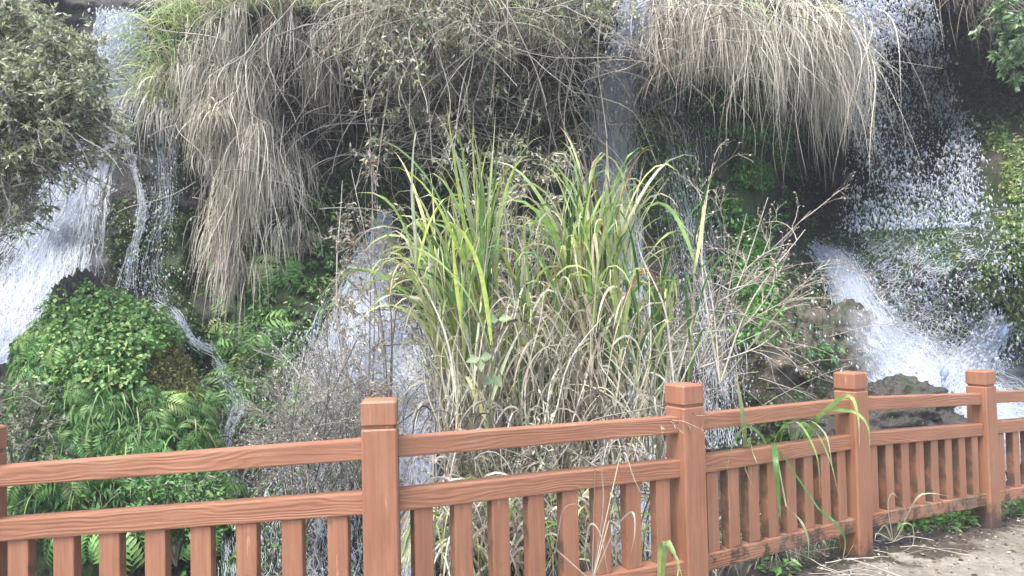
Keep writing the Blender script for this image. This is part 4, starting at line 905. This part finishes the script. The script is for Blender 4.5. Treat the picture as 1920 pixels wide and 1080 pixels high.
blade_plant('bright green curled reed leaf rising above the third panel', [[(1462, 960, 4.8), (1462, 850, 4.75), (1470, 795, 4.7), (1476, 795, 4.65), (1482, 825, 4.62)], [(1466, 960, 4.8), (1492, 840, 4.7), (1520, 800, 4.6), (1550, 795, 4.5)]], [((.16, .36, .06), 1)], [.034, .026])
blade_plant('dark green reed blade hanging in front of the slats of the third panel', [[(1452, 830, 4.25), (1454, 860, 4.0), (1460, 930, 3.97), (1464, 975, 3.97)], [(1470, 945, 4.05), (1500, 975, 3.9), (1515, 1010, 3.88), (1515, 1055, 3.88)], [(1530, 950, 4.2), (1560, 975, 4.05), (1584, 1010, 4.02), (1580, 1052, 4.0)]], DKGREEN + PALE, [.032, .024, .02])
blade_plant('dry white curled reed blades hooked over the second fence panel', [[(1110, 1090, 3.45), (1130, 960, 3.4), (1128, 880, 3.35), (1118, 812, 3.3)], [(1112, 880, 3.6), (1140, 850, 3.45), (1128, 840, 3.4), (1112, 870, 3.38)], [(1150, 990, 3.5), (1185, 960, 3.45), (1190, 1000, 3.42), (1182, 1040, 3.42)], [(1040, 1040, 3.5), (1055, 960, 3.45), (1080, 945, 3.4), (1095, 960, 3.38)], [(1095, 1050, 3.4), (1105, 985, 3.36), (1125, 1000, 3.34), (1140, 1075, 3.33)], [(1160, 860, 3.6), (1172, 850, 3.45), (1190, 900, 3.43), (1215, 950, 3.43)], [(1200, 770, 4.0), (1215, 700, 4.0), (1222, 680, 4.0)]], DRY[:1] + STRAW[1:2], [.008, .008, .011, .010, .009, .007, .011], 'dead_reed_shoot')
blade_plant('green reed blade tips bending low beside the foot of the second full post', [[(1240, 1110, 3.7), (1248, 1020, 3.65), (1262, 1030, 3.6), (1280, 1085, 3.55)], [(1235, 1110, 3.7), (1240, 1020, 3.7), (1270, 1050, 3.6), (1268, 1100, 3.55)]], [((.3, .42, .16), 1)], [.026, .022])
blade_plant('dry grass stalks sprouting at the foot of the third full post', [[(1675, 1015, 4.55), (1665, 950, 4.5), (1672, 925, 4.48), (1685, 935, 4.46)], [(1680, 1012, 4.55), (1715, 940, 4.5), (1740, 925, 4.48), (1780, 930, 4.5)], [(1670, 1020, 4.55), (1690, 985, 4.5), (1710, 985, 4.48), (1712, 1020, 4.4), (1690, 1035, 4.35)], [(1668, 1010, 4.55), (1645, 1000, 4.5), (1640, 1015, 4.45)], [(1672, 1012, 4.55), (1660, 985, 4.5), (1645, 1000, 4.46)], [(1684, 1012, 4.55), (1700, 965, 4.5), (1690, 940, 4.48)]], [((.45, .42, .3), 3), ((.3, .36, .16), 2)], [.009, .014, .008, .01, .01, .01], 'grass_sprig')

# weeds beyond the far panels and litter on the path
def weed(label, ur, vr, dr, n, group, cols=FERN, h=.16):
    for i in range(n):
        c = P(rng.uniform(*ur), rng.uniform(*vr), rng.uniform(*dr)); c[2] = zf(c[0]) - .04
        m = 46; g = Geo(); az = rng.random(m) * 6.28; rr = rng.random(m) ** .5 * .08
        p = c + np.stack([np.cos(az) * rr, np.sin(az) * rr, rng.random(m) * h], -1)
        g.leaf(p, np.stack([np.cos(az), np.sin(az), rng.uniform(-.4, .6, m)], -1) + .4 * rng.standard_normal((m, 3)), nrm([0, -.2, 1] + .5 * rng.standard_normal((m, 3))), rng.uniform(.035, .08, m), rng.uniform(.02, .04, m), pal(m, cols, .2))
        st = 8; C = grow(np.tile(c, (st, 1)), np.stack([rng.standard_normal(st) * .5, rng.standard_normal(st) * .5, np.ones(st)], -1), rng.uniform(.08, .2, st), 6, .6, .1)
        g.tube(C, np.full((st, 6), .0022), (.2, .24, .1), 3)
        tag(g.build('weed', M_LEAF), label, 'weed', group)
weed('bright green leafy weed under the bottom rail of the fourth fence panel', (1690, 1820), (955, 985), (5.35, 5.7), 17, 'weeds under the fourth panel')
weed('bright green leafy weed under the far right fence panel', (1875, 1990), (930, 960), (5.85, 6.3), 12, 'weeds under the far right panel')
weed('small green weed at the foot of the third panel', (1455, 1475), (1062, 1072), (4.25, 4.3), 1, None)
def litter(n, name, label, cols, L, tmin, tmax, xr):
    x = rng.uniform(*xr, n); tq = rng.uniform(tmin, tmax, n) if tmin > -.5 else tmax - rng.exponential(.28, n); y = yf(x) + tq
    z = zf(x) + .006 + .035 * fbm(x * 5, y * 5, 3, 2)
    az = rng.random(n) * 6.28; L_ = L * rng.uniform(.4, 1.4, n)
    g = Geo(); g.leaf(np.stack([x, y, z], -1), np.stack([np.cos(az), np.sin(az), .15 * rng.standard_normal(n)], -1), nrm([0, 0, 1] + .35 * rng.standard_normal((n, 3))), L_, L_ * rng.uniform(.2, .6, n), pal(n, cols, .25))
    tag(g.build(name, M_DRY), label, 'leaf litter', kind='stuff')
litter(1900, 'leaf_litter', 'brown leaf litter and scraps along the edge of the path', DRYDARK + [((.07, .05, .04), 4), ((.3, .22, .13), 2), ((.5, .45, .38), .6)], .035, -1, .15, (0.3, 6.5))
litter(260, 'leaf_litter', 'scattered pale leaf scraps on the open path', [((.16, .11, .07), 4), ((.45, .38, .28), 1), ((.07, .05, .04), 3)], .03, -1, -.2, (1.2, 6.5))
n = 26; x = rng.uniform(1.3, 2.5, n); y = yf(x) + rng.uniform(-.35, .15, n)
C = grow(np.stack([x, y, zf(x) + .02], -1), np.stack([rng.standard_normal(n), .4 * rng.standard_normal(n), .25 * rng.random(n)], -1), rng.uniform(.15, .5, n), 9, .35, .3)
C[..., 2] = np.maximum(C[..., 2], zf(C[..., 0]) + .012)
g = Geo(); g.tube(C, np.full((n, 9), .0022), pal(n, BARK + DRY, .15), 4); tag(g.build('dead_stalks', M_TWIG), 'dry bent stalks lying under the bottom rail of the third panel', 'stalks', kind='stuff')

# ------------------------------------------------------------------ damp air: pale haze from the spray
hm = bpy.data.materials.new('damp_air'); hm.use_nodes = True
hn, hl = hm.node_tree.nodes, hm.node_tree.links
hn.remove(hn['Principled BSDF'])
pv = hn.new('ShaderNodeVolumePrincipled'); pv.inputs['Color'].default_value = (.86, .91, 1.0, 1); pv.inputs['Density'].default_value = .0038; pv.inputs['Anisotropy'].default_value = .2
hl.new(pv.outputs[0], hn['Material Output'].inputs['Volume'])
bm = bmesh.new(); bmesh.ops.create_cube(bm, size=1)
for q in bm.verts: q.co = Vector((q.co.x * 128, q.co.y * 128, -3.4 if q.co.z < 0 else 14.0))
me = bpy.data.meshes.new('haze'); bm.to_mesh(me); bm.free(); me.materials.append(hm)
hz = bpy.data.objects.new('haze', me); COL.objects.link(hz); tag(hz, 'pale damp air drifting from the waterfalls', 'haze', kind='stuff')
S.cycles.volume_bounces = 0
